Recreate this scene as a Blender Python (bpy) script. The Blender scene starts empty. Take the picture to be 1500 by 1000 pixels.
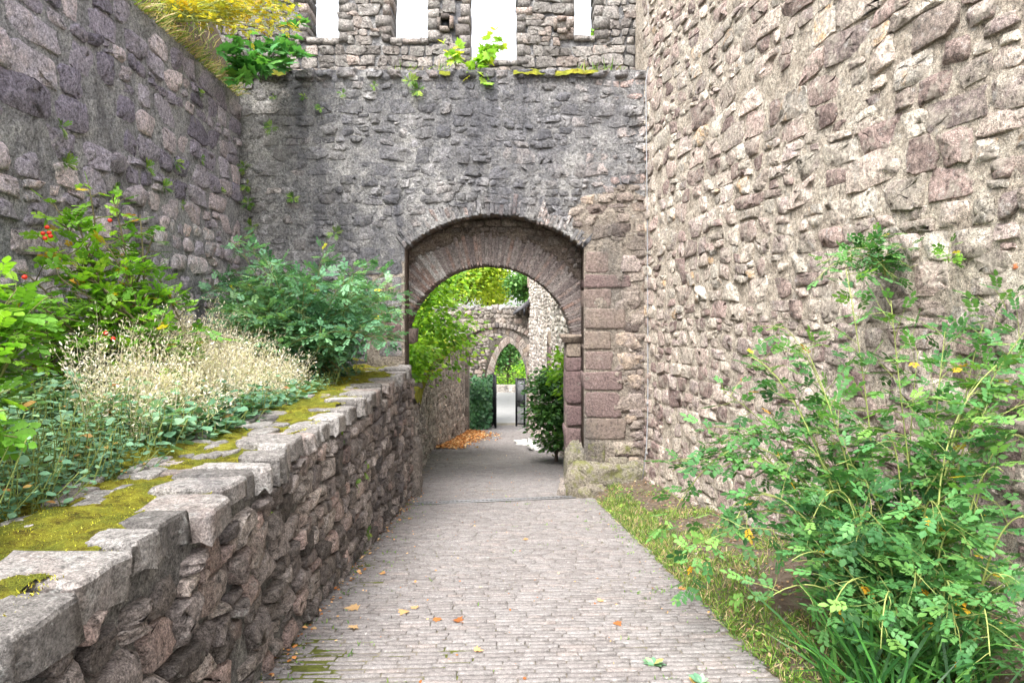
import bpy, math, random
import numpy as np
from mathutils import Vector

# ------------------------------------------------------------------ camera, sky, sun, exposure
S = bpy.context.scene
COL = S.collection
EYE = 1.65
cam = bpy.data.cameras.new('camera'); cam.lens = 24.0; cam.sensor_width = 36.0
cam.shift_y = -0.03; cam.clip_start = 0.05; cam.clip_end = 5000
camo = bpy.data.objects.new('camera', cam); COL.objects.link(camo)
camo.location = (0, 0, EYE); camo.rotation_euler = (math.radians(90), 0, 0)
S.camera = camo

SUN_EL, SUN_AZ = math.radians(58), math.radians(205)      # azimuth clockwise from +Y: high, behind the camera, a little left
w = bpy.data.worlds.new('World'); S.world = w; w.use_nodes = True
nt = w.node_tree; nt.nodes.clear()
sky = nt.nodes.new('ShaderNodeTexSky'); sky.sky_type = 'NISHITA'; sky.sun_disc = False
sky.sun_elevation = SUN_EL; sky.sun_rotation = SUN_AZ; sky.air_density = 1.0; sky.dust_density = 3.0; sky.ozone_density = 1.0
bw = nt.nodes.new('ShaderNodeRGBToBW'); mx = nt.nodes.new('ShaderNodeMix'); mx.data_type = 'RGBA'
mx.inputs[0].default_value = 0.86                           # thin bright overcast: most of the blue is washed out
bg = nt.nodes.new('ShaderNodeBackground'); bg.inputs[1].default_value = 0.15
wo = nt.nodes.new('ShaderNodeOutputWorld')
nt.links.new(sky.outputs[0], bw.inputs[0]); nt.links.new(sky.outputs[0], mx.inputs[6]); nt.links.new(bw.outputs[0], mx.inputs[7])
nt.links.new(mx.outputs[2], bg.inputs[0]); nt.links.new(bg.outputs[0], wo.inputs[0])
sl = bpy.data.lights.new('sun', 'SUN'); sl.energy = 0.75; sl.angle = math.radians(32); sl.color = (1.0, 0.965, 0.91)
so = bpy.data.objects.new('sun', sl); COL.objects.link(so)
sd = Vector((math.sin(SUN_AZ)*math.cos(SUN_EL), math.cos(SUN_AZ)*math.cos(SUN_EL), math.sin(SUN_EL)))
so.rotation_euler = sd.to_track_quat('Z', 'Y').to_euler()
S.view_settings.view_transform = 'Standard'; S.view_settings.look = 'None'
S.view_settings.exposure = 2.62; S.view_settings.gamma = 1.0; S.view_settings.use_curve_mapping = False
S.render.engine = 'CYCLES'
S.cycles.max_bounces = 6; S.cycles.diffuse_bounces = 4; S.cycles.transparent_max_bounces = 4

# ------------------------------------------------------------------ helpers
R = np.random.default_rng(11)
A = np.array
def px(x, y, Z):                       # where a thing at depth Z stands
    return A([(x-750)/1000*Z, Z, EYE+(455-y)/1000*Z])
def zp(Y):                             # the ramp runs down through the gate, then eases
    Y = np.asarray(Y, float)
    return np.where(Y < 24, -.126*Y, np.where(Y < 33, -3.024-.1*(Y-24), -3.924))
def lerp(a, b, t): return a+(b-a)*t
def hsh(i, j, s):
    h = np.sin(i*127.1+j*311.7+s*74.7)*43758.5453
    return h-np.floor(h)
def vnoise(x, y, s=0):
    x = np.asarray(x, float); y = np.asarray(y, float)
    i, j = np.floor(x), np.floor(y); f, g = x-i, y-j
    f = f*f*(3-2*f); g = g*g*(3-2*g)
    a, b, c, d = hsh(i, j, s), hsh(i+1, j, s), hsh(i, j+1, s), hsh(i+1, j+1, s)
    return (a*(1-f)+b*f)*(1-g)+(c*(1-f)+d*f)*g
def fbm(x, y, s=0, o=4):
    r, a, t = 0, .5, 0
    for k in range(o):
        r = r+a*vnoise(x, y, s+k*3.1); t += a; a *= .5; x = x*2.03; y = y*2.03
    return r/t
WL = {}
def base(o): return WL.get(o.name, np.zeros(3)) if o is not None else np.zeros(3)
def place(o, parent, loc):
    COL.objects.link(o)
    if parent is not None: o.parent = parent
    o.location = [float(v) for v in (A(loc)-base(parent))]
    WL[o.name] = A(loc, float)
def empty(name, loc, label=None, cat=None, group=None):
    o = bpy.data.objects.new(name, None); o.empty_display_size = .1; place(o, None, loc)
    tag(o, label, cat, group, 'thing' if label else None); return o
def tag(o, label=None, cat=None, group=None, kind=None):
    for k, v in (('label', label), ('category', cat), ('group', group), ('kind', kind)):
        if v: o[k] = v
    return o
def mesh(name, V, faces, mat, tint=None, smooth=True, sharp=None):
    """V (n,3); faces: list of int arrays (m,k)"""
    if isinstance(faces, np.ndarray): faces = [faces]
    faces = [np.asarray(f, np.int32) for f in faces if len(f)]
    me = bpy.data.meshes.new(name)
    nl = sum(f.size for f in faces); npoly = sum(len(f) for f in faces)
    me.vertices.add(len(V)); me.loops.add(nl); me.polygons.add(npoly)
    me.vertices.foreach_set('co', np.ascontiguousarray(V, np.float32).ravel())
    me.loops.foreach_set('vertex_index', np.concatenate([f.ravel() for f in faces]))
    tot = np.concatenate([np.full(len(f), f.shape[1], np.int32) for f in faces])
    st = np.concatenate([[0], np.cumsum(tot)[:-1]]).astype(np.int32)
    me.polygons.foreach_set('loop_start', st)
    try: me.polygons.foreach_set('loop_total', tot)
    except Exception: pass
    if smooth: me.polygons.foreach_set('use_smooth', np.ones(npoly, bool))
    if tint is not None:
        t = np.asarray(tint, np.float32)
        if t.ndim == 1: t = np.tile(t, (len(V), 1))
        at = me.attributes.new('tint', 'FLOAT_COLOR', 'POINT')
        at.data.foreach_set('color', np.concatenate([t, np.ones((len(V), 1), np.float32)], 1).ravel())
    me.update(calc_edges=True)
    if sharp is not None and smooth:
        e = np.empty(len(me.edges)*2, np.int32); me.edges.foreach_get('vertices', e); e = e.reshape(-1, 2)
        sh = np.asarray(sharp)[e]; at = me.attributes.new('sharp_edge', 'BOOLEAN', 'EDGE')
        at.data.foreach_set('value', (sh[:, 0] > 0) & (sh[:, 0] == sh[:, 1]))
    if mat: me.materials.append(mat)
    return me
def obj(name, V, faces, mat, parent=None, tint=None, smooth=True, kind=None, org=None, sharp=None):
    V = np.asarray(V, float)
    if org is None: org = (V.min(0)+V.max(0))/2
    me = mesh(name, V-org, faces, mat, tint, smooth, sharp)
    o = bpy.data.objects.new(name, me); place(o, parent, org)
    if kind: o['kind'] = kind
    return o
class MB:                              # collects pieces for one mesh
    def __init__(s): s.V = []; s.F = {}; s.T = []; s.S = []; s.n = 0
    def add(s, V, faces, tint=(.5, .5, .5), sharp=None):
        V = np.asarray(V, float)
        if isinstance(faces, np.ndarray): faces = [faces]
        for f in faces:
            f = np.asarray(f, np.int64)
            if len(f): s.F.setdefault(f.shape[1], []).append(f+s.n)
        t = np.asarray(tint, float)
        s.T.append(np.tile(t, (len(V), 1)) if t.ndim == 1 else t)
        s.S.append(np.zeros(len(V), int) if sharp is None else sharp)
        s.V.append(V); s.n += len(V)
    def build(s, name, mat, parent=None, smooth=True, kind=None, org=None):
        return obj(name, np.concatenate(s.V), [np.concatenate(v) for v in s.F.values()], mat, parent, np.concatenate(s.T), smooth, kind, org, np.concatenate(s.S))
def box(c, d, rot=None):
    c = A(c, float); d = A(d, float)/2
    V = A([[x, y, z] for x in (-1, 1) for y in (-1, 1) for z in (-1, 1)], float)*d
    if rot is not None: V = V@A(rot).T
    return V+c, A([[0, 1, 3, 2], [4, 6, 7, 5], [0, 4, 5, 1], [2, 3, 7, 6], [0, 2, 6, 4], [1, 5, 7, 3]])
def tube(P, r, n=5, cap=True):
    P = np.asarray(P, float); m = len(P); r = np.broadcast_to(np.asarray(r, float), (m,))
    T = np.gradient(P, axis=0); T /= np.linalg.norm(T, axis=1)[:, None]+1e-9
    up = A([0, 0, 1.]) if abs(T[0, 2]) < .9 else A([1., 0, 0])
    S1 = np.cross(T, up); S1 /= np.linalg.norm(S1, axis=1)[:, None]+1e-9; S2 = np.cross(S1, T)
    a = np.arange(n)*2*math.pi/n
    V = (P[:, None]+r[:, None, None]*(np.cos(a)[None, :, None]*S1[:, None]+np.sin(a)[None, :, None]*S2[:, None])).reshape(-1, 3)
    i = np.arange(m-1)[:, None]*n; k = np.arange(n)[None]; k2 = (k+1) % n
    F = np.stack([i+k, i+k2, i+n+k2, i+n+k], -1).reshape(-1, 4)
    fs = [F]
    if cap and n == 4 or cap and n > 4:
        fs.append(A([list(range(n))[::-1], list(range((m-1)*n, m*n))]))
    return V, fs
class Fr:
    def __init__(s, o, U, V, N):
        f = lambda v: A(v, float)/np.linalg.norm(v)
        s.o = A(o, float); s.U = f(U); s.V = f(V); s.N = f(N)
        s.M = np.stack([s.U, s.V, s.N], 0)
    def P(s, q): return s.o+np.asarray(q, float)@s.M

# ------------------------------------------------------------------ materials
def newmat(name):
    m = bpy.data.materials.new(name); m.use_nodes = True; m.node_tree.nodes.clear(); return m
class NG:
    def __init__(s, m): s.t = m.node_tree
    def n(s, ty, ins=None, **kw):
        x = s.t.nodes.new(ty)
        for k, v in kw.items(): setattr(x, k, v)
        for k, v in (ins or {}).items():
            i = x.inputs[k]
            if hasattr(v, 'links') or isinstance(v, bpy.types.NodeSocket): s.t.links.new(v, i)
            else: i.default_value = v
        return x
    def math(s, op, a, b=0.0, c=None, clamp=False):
        d = {0: a, 1: b}
        if c is not None: d[2] = c
        return s.n('ShaderNodeMath', d, operation=op, use_clamp=clamp).outputs[0]
    def mix(s, f, a, b, bt='MIX'):
        x = s.n('ShaderNodeMix', {0: f, 6: a, 7: b}, data_type='RGBA', blend_type=bt); return x.outputs[2]
    def noise(s, vec, sc, det=5, rough=.6, dist=0.):
        return s.n('ShaderNodeTexNoise', {'Vector': vec, 'Scale': sc, 'Detail': det, 'Roughness': rough, 'Distortion': dist}).outputs[0]
    def ss(s, v, a, b):
        x = s.n('ShaderNodeMapRange', {0: v, 1: a, 2: b}, interpolation_type='SMOOTHSTEP'); return x.outputs[0]
    def ramp(s, f, stops, interp='LINEAR'):
        x = s.n('ShaderNodeValToRGB', {0: f}); cr = x.color_ramp; cr.interpolation = interp
        while len(cr.elements) < len(stops): cr.elements.new(.5)
        for e, (p, c) in zip(cr.elements, stops): e.position = p; e.color = (*c, 1)
        return x.outputs[0]
def c4(c): return (*c, 1)
def stone_mat(name, pal, smearcol, smear=.3, lichen=.2, stain=.3, stainc=(.07, .065, .075), bump=.8, green=0, rough=.9, gain=1.0, plain=False, lich=(.52, .5, .47), mscale=1.0, con=1.0):
    m = newmat(name); g = NG(m)
    at = g.n('ShaderNodeAttribute', attribute_name='tint'); sp = g.n('ShaderNodeSeparateColor', {0: at.outputs[0]})
    pos = g.n('ShaderNodeNewGeometry').outputs['Position']
    off = g.n('ShaderNodeVectorMath', {0: pos, 1: at.outputs[0]}, operation='ADD').outputs[0] if not plain else pos
    big = g.noise(off, 5*mscale, 6, .65, .3); mid = g.noise(off, 26*mscale, 6, .7); fine = g.noise(pos, 105*mscale, 3, .75)
    pits = g.ss(g.n('ShaderNodeTexVoronoi', {'Vector': g.n('ShaderNodeVectorMath', {0: pos, 1: g.n('ShaderNodeTexNoise', {'Vector': pos, 'Scale': 30.0}).outputs['Color']}, operation='ADD').outputs[0], 'Scale': 38*mscale}).outputs['Distance'], .05, .28)
    if plain: col = g.ramp(g.ss(big, .3, .7), pal)
    else:
        rr = g.math('ADD', sp.outputs[0], g.math('MULTIPLY', g.math('SUBTRACT', big, .5), .55), clamp=True)
        col = g.ramp(rr, pal)
    gr = g.math('MULTIPLY', g.math('MULTIPLY_ADD', sp.outputs[1], .75, .62), gain)
    gr = g.math('MULTIPLY', gr, g.ramp(mid, [(.34, (.28,)*3), (.44, (.78,)*3), (.55, (1.1,)*3), (.68, (1.62,)*3)]))
    gr = g.math('MULTIPLY', gr, g.ramp(fine, [(.34, (.38,)*3), (.5, (1.,)*3), (.66, (1.6,)*3)]))
    gr = g.math('MULTIPLY', gr, g.math('MULTIPLY_ADD', pits, .5, .56))  # pits darkened in the colour, standing in for weak bump shading
    if con < 1: gr = g.math('MULTIPLY_ADD', gr, con, .85*gain*(1-con))
    col = g.mix(1.0, col, g.n('ShaderNodeCombineColor', {0: gr, 1: gr, 2: gr}).outputs[0], 'MULTIPLY')
    if lichen > 0:
        l = g.ss(g.noise(off, 9*mscale, 9, .74, .6), .66-lichen*.28, .74-lichen*.2)
        col = g.mix(g.math('MULTIPLY', l, .75), col, g.mix(1.0, c4(lich), g.ramp(fine, [(.35, (.5, .5, .5)), (.65, (1.3, 1.3, 1.3))]), 'MULTIPLY'))
    if smear > 0:
        sm = g.ss(g.noise(pos, 4.5*mscale, 9, .68, .5), .72-smear*.42, .78-smear*.34)
        sc = g.mix(1.0, c4(smearcol), g.ramp(mid, [(.35, (.5, .5, .5)), (.66, (1.35, 1.35, 1.35))]), 'MULTIPLY')
        col = g.mix(g.math('MULTIPLY', sm, .88), col, sc)
    if stain > 0:
        sv = g.n('ShaderNodeMapping', {0: pos, 3: (1.1, 1.1, .38)}).outputs[0]
        st = g.ss(g.noise(sv, .9, 8, .66, .4), .62-stain*.35, .80-stain*.25)
        col = g.mix(g.math('MULTIPLY', st, .8), col, g.mix(1.0, c4(stainc), g.ramp(mid, [(.3, (.5, .5, .5)), (.75, (1.7, 1.7, 1.7))]), 'MULTIPLY'))
    if green > 0:
        gm = g.ss(g.noise(pos, 6, 7, .7), .68-green*.4, .8-green*.3)
        col = g.mix(g.math('MULTIPLY', gm, .8), col, c4((.17, .18, .05)))
    h = g.math('ADD', g.math('MULTIPLY', big, .5), g.math('ADD', g.math('MULTIPLY', mid, .42), g.math('ADD', g.math('MULTIPLY', fine, .13), g.math('MULTIPLY', pits, .05))))
    b = g.n('ShaderNodeBump', {'Strength': bump, 'Distance': .09, 'Height': h}).outputs[0]
    p = g.n('ShaderNodeBsdfPrincipled', {'Base Color': col, 'Roughness': rough, 'Normal': b, 'Specular IOR Level': .25})
    g.n('ShaderNodeOutputMaterial', {0: p.outputs[0]})
    return m
def leaf_mat(name, stops, trans=.35, rough=.48, spec=.35):
    m = newmat(name); g = NG(m)
    at = g.n('ShaderNodeAttribute', attribute_name='tint'); sp = g.n('ShaderNodeSeparateColor', {0: at.outputs[0]})
    col = g.ramp(sp.outputs[0], stops)
    gr = g.math('MULTIPLY_ADD', sp.outputs[1], 1.0, .75)
    nz = g.noise(g.n('ShaderNodeNewGeometry').outputs['Position'], 60, 2, .6)
    gr = g.math('MULTIPLY', gr, g.math('MULTIPLY_ADD', nz, .5, .75))
    col = g.mix(1.0, col, g.n('ShaderNodeCombineColor', {0: gr, 1: gr, 2: gr}).outputs[0], 'MULTIPLY')
    p = g.n('ShaderNodeBsdfPrincipled', {'Base Color': col, 'Roughness': rough, 'Specular IOR Level': spec})
    tc = g.mix(1.0, col, c4((1.15, 1.25, .55)), 'MULTIPLY')
    t = g.n('ShaderNodeBsdfTranslucent', {0: tc})
    mxs = g.n('ShaderNodeMixShader', {0: trans, 1: p.outputs[0], 2: t.outputs[0]})
    g.n('ShaderNodeOutputMaterial', {0: mxs.outputs[0]})
    return m
def plain_mat(name, col, rough=.7, metal=0., nz=.25, scale=30, bump=.1, alpha=None):
    m = newmat(name); g = NG(m)
    n = g.noise(g.n('ShaderNodeNewGeometry').outputs['Position'], scale, 5, .65)
    c = g.mix(1.0, c4(col), g.ramp(n, [(.2, (1-nz,)*3), (.8, (1+nz,)*3)]), 'MULTIPLY')
    b = g.n('ShaderNodeBump', {'Strength': bump, 'Distance': .02, 'Height': n}).outputs[0]
    p = g.n('ShaderNodeBsdfPrincipled', {'Base Color': c, 'Roughness': rough, 'Metallic': metal, 'Normal': b, 'Specular IOR Level': .3})
    g.n('ShaderNodeOutputMaterial', {0: p.outputs[0]})
    return m
PINK = [(.0, (.175, .125, .115)), (.2, (.285, .215, .19)), (.4, (.39, .32, .275)), (.55, (.44, .385, .32)), (.68, (.30, .235, .22)), (.8, (.46, .41, .34)), (.92, (.38, .345, .305)), (1., (.42, .28, .16))]
PURP = [(.0, (.095, .085, .108)), (.3, (.155, .138, .168)), (.55, (.20, .182, .205)), (.75, (.285, .24, .245)), (.9, (.25, .238, .245)), (1., (.33, .25, .23))]
GREY = [(.0, (.09, .088, .095)), (.3, (.155, .15, .155)), (.6, (.215, .205, .202)), (.85, (.255, .222, .208)), (1., (.30, .22, .195))]
BRN = [(.0, (.105, .085, .075)), (.3, (.18, .145, .125)), (.6, (.22, .185, .16)), (.8, (.18, .165, .155)), (1., (.25, .175, .14))]
RED = [(.0, (.15, .10, .098)), (.35, (.185, .135, .125)), (.6, (.21, .165, .14)), (.8, (.235, .19, .15)), (1., (.25, .20, .15))]
M = {}
M['right'] = stone_mat('pale_rubble', PINK, (.46, .40, .34), .52, .40, .06, bump=1.0, gain=1.22, lich=(.57, .54, .51))
M['right_m'] = stone_mat('pale_mortar', [(0, (.31, .26, .21)), (.5, (.44, .38, .31)), (1, (.52, .46, .385))], (.51, .46, .395), .3, .35, .04, bump=1.0, plain=True, gain=1.02)
M['left'] = stone_mat('dark_rubble', PURP, (.25, .235, .23), .30, .26, .30, bump=1.0, lich=(.48, .46, .46), gain=2.05)
M['left_m'] = stone_mat('grey_mortar', [(0, (.145, .14, .148)), (.5, (.21, .205, .212)), (1, (.265, .257, .258))], (.3, .29, .285), .2, .25, .35, bump=1.0, plain=True, gain=1.55)
M['gate'] = stone_mat('weathered_rubble', GREY, (.21, .203, .198), .6, .36, .7, (.08, .08, .092), bump=1.0, lich=(.45, .435, .42), gain=1.5)
M['gate_m'] = stone_mat('weathered_plaster', [(0, (.12, .118, .12)), (.5, (.185, .18, .178)), (1, (.255, .245, .235))], (.28, .27, .255), .35, .52, .68, (.075, .075, .088), bump=1.2, plain=True, lich=(.50, .48, .455), gain=1.45)
M['quoin'] = stone_mat('red_sandstone', RED, (.24, .22, .19), .24, .16, .3, (.10, .09, .08), bump=.7, gain=1.0, con=.75)
M['pier'] = stone_mat('tan_rubble', [(.0, (.13, .10, .09)), (.3, (.20, .165, .14)), (.6, (.25, .21, .18)), (.85, (.22, .18, .165)), (1., (.28, .22, .17))], (.27, .235, .195), .35, .22, .3, (.1, .09, .085), bump=.9, gain=1.1)
M['pier_m'] = stone_mat('tan_mortar', [(0, (.17, .14, .115)), (.5, (.24, .205, .17)), (1, (.30, .26, .215))], (.29, .25, .21), .3, .3, .3, (.1, .095, .09), bump=1.1, plain=True, gain=1.05)
M['recess'] = stone_mat('brown_rubble', BRN, (.22, .18, .15), .3, .12, .2, (.08, .06, .05), bump=.9, gain=.95)
M['recess_m'] = stone_mat('brown_mortar', [(0, (.13, .10, .085)), (.5, (.19, .15, .125)), (1, (.24, .195, .16))], (.24, .2, .17), .2, .1, .2, (.08, .06, .05), bump=.9, plain=True)
M['brick'] = stone_mat('thin_arch_stone', [(0, (.115, .095, .09)), (.4, (.19, .155, .145)), (.7, (.23, .20, .185)), (.9, (.25, .16, .13)), (1, (.36, .34, .32))], (.22, .19, .17), .2, .22, .2, bump=.6, gain=.85)
M['ret'] = stone_mat('brown_grey_rubble', [(0, (.10, .085, .075)), (.3, (.17, .145, .135)), (.55, (.215, .185, .17)), (.8, (.26, .225, .20)), (1, (.29, .215, .19))], (.19, .175, .16), .22, .26, .25, bump=.9, lich=(.42, .41, .38), gain=1.25)
M['ret_m'] = stone_mat('dark_mortar', [(0, (.10, .095, .09)), (.5, (.145, .137, .128)), (1, (.19, .18, .165))], (.2, .19, .175), .2, .1, .25, bump=1.0, plain=True, green=.12, gain=1.2)
M['cap'] = stone_mat('lichened_capstone', [(0, (.19, .175, .165)), (.5, (.27, .25, .235)), (.8, (.32, .30, .285)), (1, (.31, .25, .225))], (.34, .33, .31), .2, .4, .2, bump=.8, lich=(.44, .44, .42), con=.85)
M['lane'] = stone_mat('lane_rubble', [(0, (.15, .125, .11)), (.4, (.25, .215, .19)), (.7, (.31, .27, .235)), (1, (.34, .26, .22))], (.30, .265, .23), .4, .22, .25, bump=1.0, gain=.92)
M['lanew'] = stone_mat('pale_lane_rubble', [(0, (.17, .145, .13)), (.4, (.28, .25, .22)), (.7, (.34, .305, .27)), (1, (.36, .29, .25))], (.36, .33, .295), .45, .3, .12, bump=1.0, gain=1.5)  # lighter grey-beige stone and mortar for the lane walls and building
M['lanew_m'] = stone_mat('pale_lane_mortar', [(0, (.22, .195, .17)), (.5, (.31, .28, .245)), (1, (.37, .335, .295))], (.38, .345, .305), .2, .3, .12, bump=1.0, plain=True, gain=1.35)
M['parapet'] = stone_mat('parapet_rubble', [(0, (.16, .14, .13)), (.4, (.23, .21, .195)), (.7, (.27, .245, .225)), (1, (.30, .24, .21))], (.28, .265, .245), .5, .3, .3, (.1, .095, .095), bump=1.0, gain=1.0)
M['lane_m'] = stone_mat('lane_mortar', [(0, (.2, .175, .15)), (.5, (.29, .255, .22)), (1, (.35, .31, .27))], (.33, .29, .255), .2, .25, .25, bump=1.0, plain=True, gain=.9)
M['base'] = stone_mat('mossy_footing', [(0, (.15, .135, .10)), (.5, (.23, .21, .16)), (1, (.3, .25, .21))], (.26, .25, .19), .25, .15, .1, bump=.9, green=.5, gain=.85)
M['paver'] = stone_mat('paver_clay', [(0, (.175, .155, .147)), (.4, (.225, .205, .197)), (.7, (.25, .232, .225)), (1, (.27, .225, .205))], (.275, .26, .248), .2, .2, .12, (.19, .17, .155), bump=.15, rough=.8, lich=(.5, .48, .46), mscale=1.6, gain=.86, con=.55)

def soil_mat(name, stops, bump=.8, sc=8, alt=None):
    m = newmat(name); g = NG(m); pos = g.n('ShaderNodeNewGeometry').outputs['Position']
    n1 = g.noise(pos, sc, 9, .75, .4); n2 = g.noise(pos, sc*14, 3, .7)
    col = g.ramp(g.math('ADD', g.math('MULTIPLY', n1, .75), g.math('MULTIPLY', n2, .25)), stops)
    if alt: col = g.mix(g.math('MULTIPLY', g.ss(g.noise(pos, 3.2, 5, .7), .42, .6), .8), col, g.mix(1.0, c4(alt), g.ramp(n2, [(.35, (.4, .4, .4)), (.65, (1.5, 1.5, 1.5))]), 'MULTIPLY'))
    b = g.n('ShaderNodeBump', {'Strength': bump, 'Distance': .03, 'Height': g.math('ADD', n1, g.math('MULTIPLY', n2, .5))}).outputs[0]
    p = g.n('ShaderNodeBsdfPrincipled', {'Base Color': col, 'Roughness': .95, 'Normal': b, 'Specular IOR Level': .1})
    g.n('ShaderNodeOutputMaterial', {0: p.outputs[0]}); return m
M['joint'] = soil_mat('joint_grit', [(.3, (.10, .085, .065)), (.5, (.20, .175, .145)), (.62, (.15, .15, .06)), (.75, (.28, .25, .215))], sc=5)
M['soil'] = soil_mat('garden_soil', [(.3, (.035, .028, .02)), (.6, (.08, .065, .045)), (.8, (.14, .12, .085))])
M['dirt'] = soil_mat('dry_dirt', [(.35, (.075, .055, .04)), (.5, (.15, .115, .085)), (.65, (.24, .195, .15))], 1.2)
M['ground'] = soil_mat('meadow', [(.3, (.05, .06, .02)), (.6, (.09, .10, .035)), (.8, (.14, .13, .06))], sc=1)
M['road'] = soil_mat('pale_road', [(.3, (.22, .215, .21)), (.7, (.30, .295, .29))], .1, 3)
M['moss'] = soil_mat('yellow_moss', [(.38, (.05, .032, .014)), (.44, (.15, .115, .02)), (.50, (.27, .25, .03)), (.58, (.38, .37, .045)), (.70, (.46, .46, .10))], 1.4, 11, (.17, .20, .03))
M['pmoss'] = soil_mat('path_moss', [(.32, (.06, .055, .03)), (.45, (.10, .11, .03)), (.6, (.17, .19, .04)), (.75, (.24, .26, .06))], 1.0, 12)
M['rose'] = leaf_mat('rose_leaf', [(0, (.022, .075, .028)), (.3, (.05, .145, .045)), (.55, (.085, .205, .06)), (.75, (.135, .265, .06)), (.93, (.19, .32, .06)), (.94, (.50, .34, .03)), (1, (.56, .28, .02))])
M['mid'] = leaf_mat('grey_green_leaf', [(0, (.04, .11, .065)), (.4, (.085, .20, .105)), (.7, (.15, .29, .15)), (.93, (.24, .37, .15)), (.94, (.45, .42, .04)), (1, (.5, .42, .03))], .35)
M['rug'] = leaf_mat('lime_leaf', [(0, (.05, .135, .022)), (.35, (.11, .25, .03)), (.65, (.19, .36, .035)), (.9, (.27, .42, .03)), (.94, (.42, .36, .03)), (1, (.45, .20, .03))], .4)
M['lime'] = leaf_mat('pale_lime_leaf', [(0, (.06, .16, .02)), (.5, (.14, .30, .03)), (1, (.26, .41, .04))], .45)
M['herb'] = leaf_mat('herb_leaf', [(0, (.05, .12, .07)), (.4, (.10, .21, .125)), (.75, (.18, .30, .18)), (.92, (.25, .37, .14)), (.94, (.38, .25, .08)), (1, (.3, .14, .05))], .3)
M['maple'] = leaf_mat('maple_leaf', [(0, (.045, .14, .05)), (.5, (.085, .24, .08)), (.8, (.12, .28, .06)), (.95, (.25, .40, .05)), (1, (.5, .38, .02))], .4)
M['sapl'] = leaf_mat('sapling_leaf', [(0, (.16, .32, .05)), (.5, (.28, .45, .06)), (1, (.55, .55, .05))], .45)
M['gold'] = leaf_mat('golden_leaf', [(0, (.16, .24, .04)), (.4, (.36, .33, .04)), (.8, (.48, .36, .035)), (1, (.45, .25, .03))], .4)
M['tree'] = leaf_mat('sunny_leaf', [(0, (.07, .17, .025)), (.4, (.16, .32, .035)), (.8, (.30, .46, .05)), (1, (.5, .55, .06))], .45)
M['ytree'] = leaf_mat('yellow_green_leaf', [(0, (.10, .18, .025)), (.4, (.26, .35, .035)), (.8, (.45, .48, .05)), (1, (.6, .5, .06))], .45)
M['dtree'] = leaf_mat('deep_green_leaf', [(0, (.02, .06, .018)), (.5, (.045, .12, .03)), (1, (.11, .22, .045))], .35)
M['ivy'] = leaf_mat('ivy_leaf', [(0, (.018, .06, .025)), (.5, (.035, .10, .04)), (1, (.08, .18, .06))], .2)
M['fern'] = leaf_mat('fern_leaf', [(0, (.06, .14, .03)), (.5, (.13, .25, .04)), (1, (.26, .34, .06))], .35)
M['plume'] = leaf_mat('dry_plume', [(0, (.40, .325, .25)), (.5, (.62, .555, .47)), (1, (.76, .71, .64))], .4, .8, .1)
M['grass'] = leaf_mat('grass_blade', [(0, (.05, .12, .02)), (.5, (.12, .21, .03)), (.78, (.22, .30, .05)), (.8, (.36, .27, .13)), (1, (.48, .38, .22))], .3)
M['blade'] = leaf_mat('strap_blade', [(0, (.015, .06, .015)), (.6, (.04, .13, .025)), (1, (.10, .24, .05))], .25, .4)
M['litter'] = leaf_mat('dead_leaf', [(0, (.20, .07, .025)), (.5, (.40, .17, .055)), (.8, (.52, .30, .13)), (1, (.62, .45, .25))], .2, .75, .1)
M['mossb'] = leaf_mat('moss_shoot', [(0, (.14, .10, .015)), (.35, (.26, .24, .02)), (.8, (.42, .41, .04)), (1, (.55, .53, .12))], .3, .8, .1)
M['straw'] = leaf_mat('dry_straw', [(0, (.10, .06, .035)), (.5, (.22, .15, .08)), (.85, (.34, .25, .15)), (1, (.36, .17, .07))], .1, .8, .1)
M['stem'] = leaf_mat('green_stem', [(0, (.10, .075, .045)), (.5, (.16, .19, .05)), (1, (.33, .38, .12))], 0., .6)
M['bark'] = plain_mat('bark', (.10, .075, .055), .9, bump=.6)
M['iron'] = plain_mat('black_iron', (.02, .021, .024), .45, .4, .2)
M['panel'] = plain_mat('grey_panel', (.48, .49, .50), .6)
M['steel'] = plain_mat('galvanised_steel', (.24, .24, .245), .6, .1)
M['cable'] = plain_mat('grey_cable', (.33, .34, .36), .5, .2)
M['slate'] = plain_mat('slate_sheet', (.07, .068, .075), .5)
M['white'] = plain_mat('pale_slab', (.58, .565, .54), .8, bump=.3)
M['hip'] = plain_mat('red_rosehip', (.55, .035, .015), .3, nz=.15)
M['glass'] = plain_mat('lantern_glass', (.45, .47, .48), .1)
M['orange'] = plain_mat('orange_brick', (.58, .20, .09), .9, bump=.5)

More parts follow.
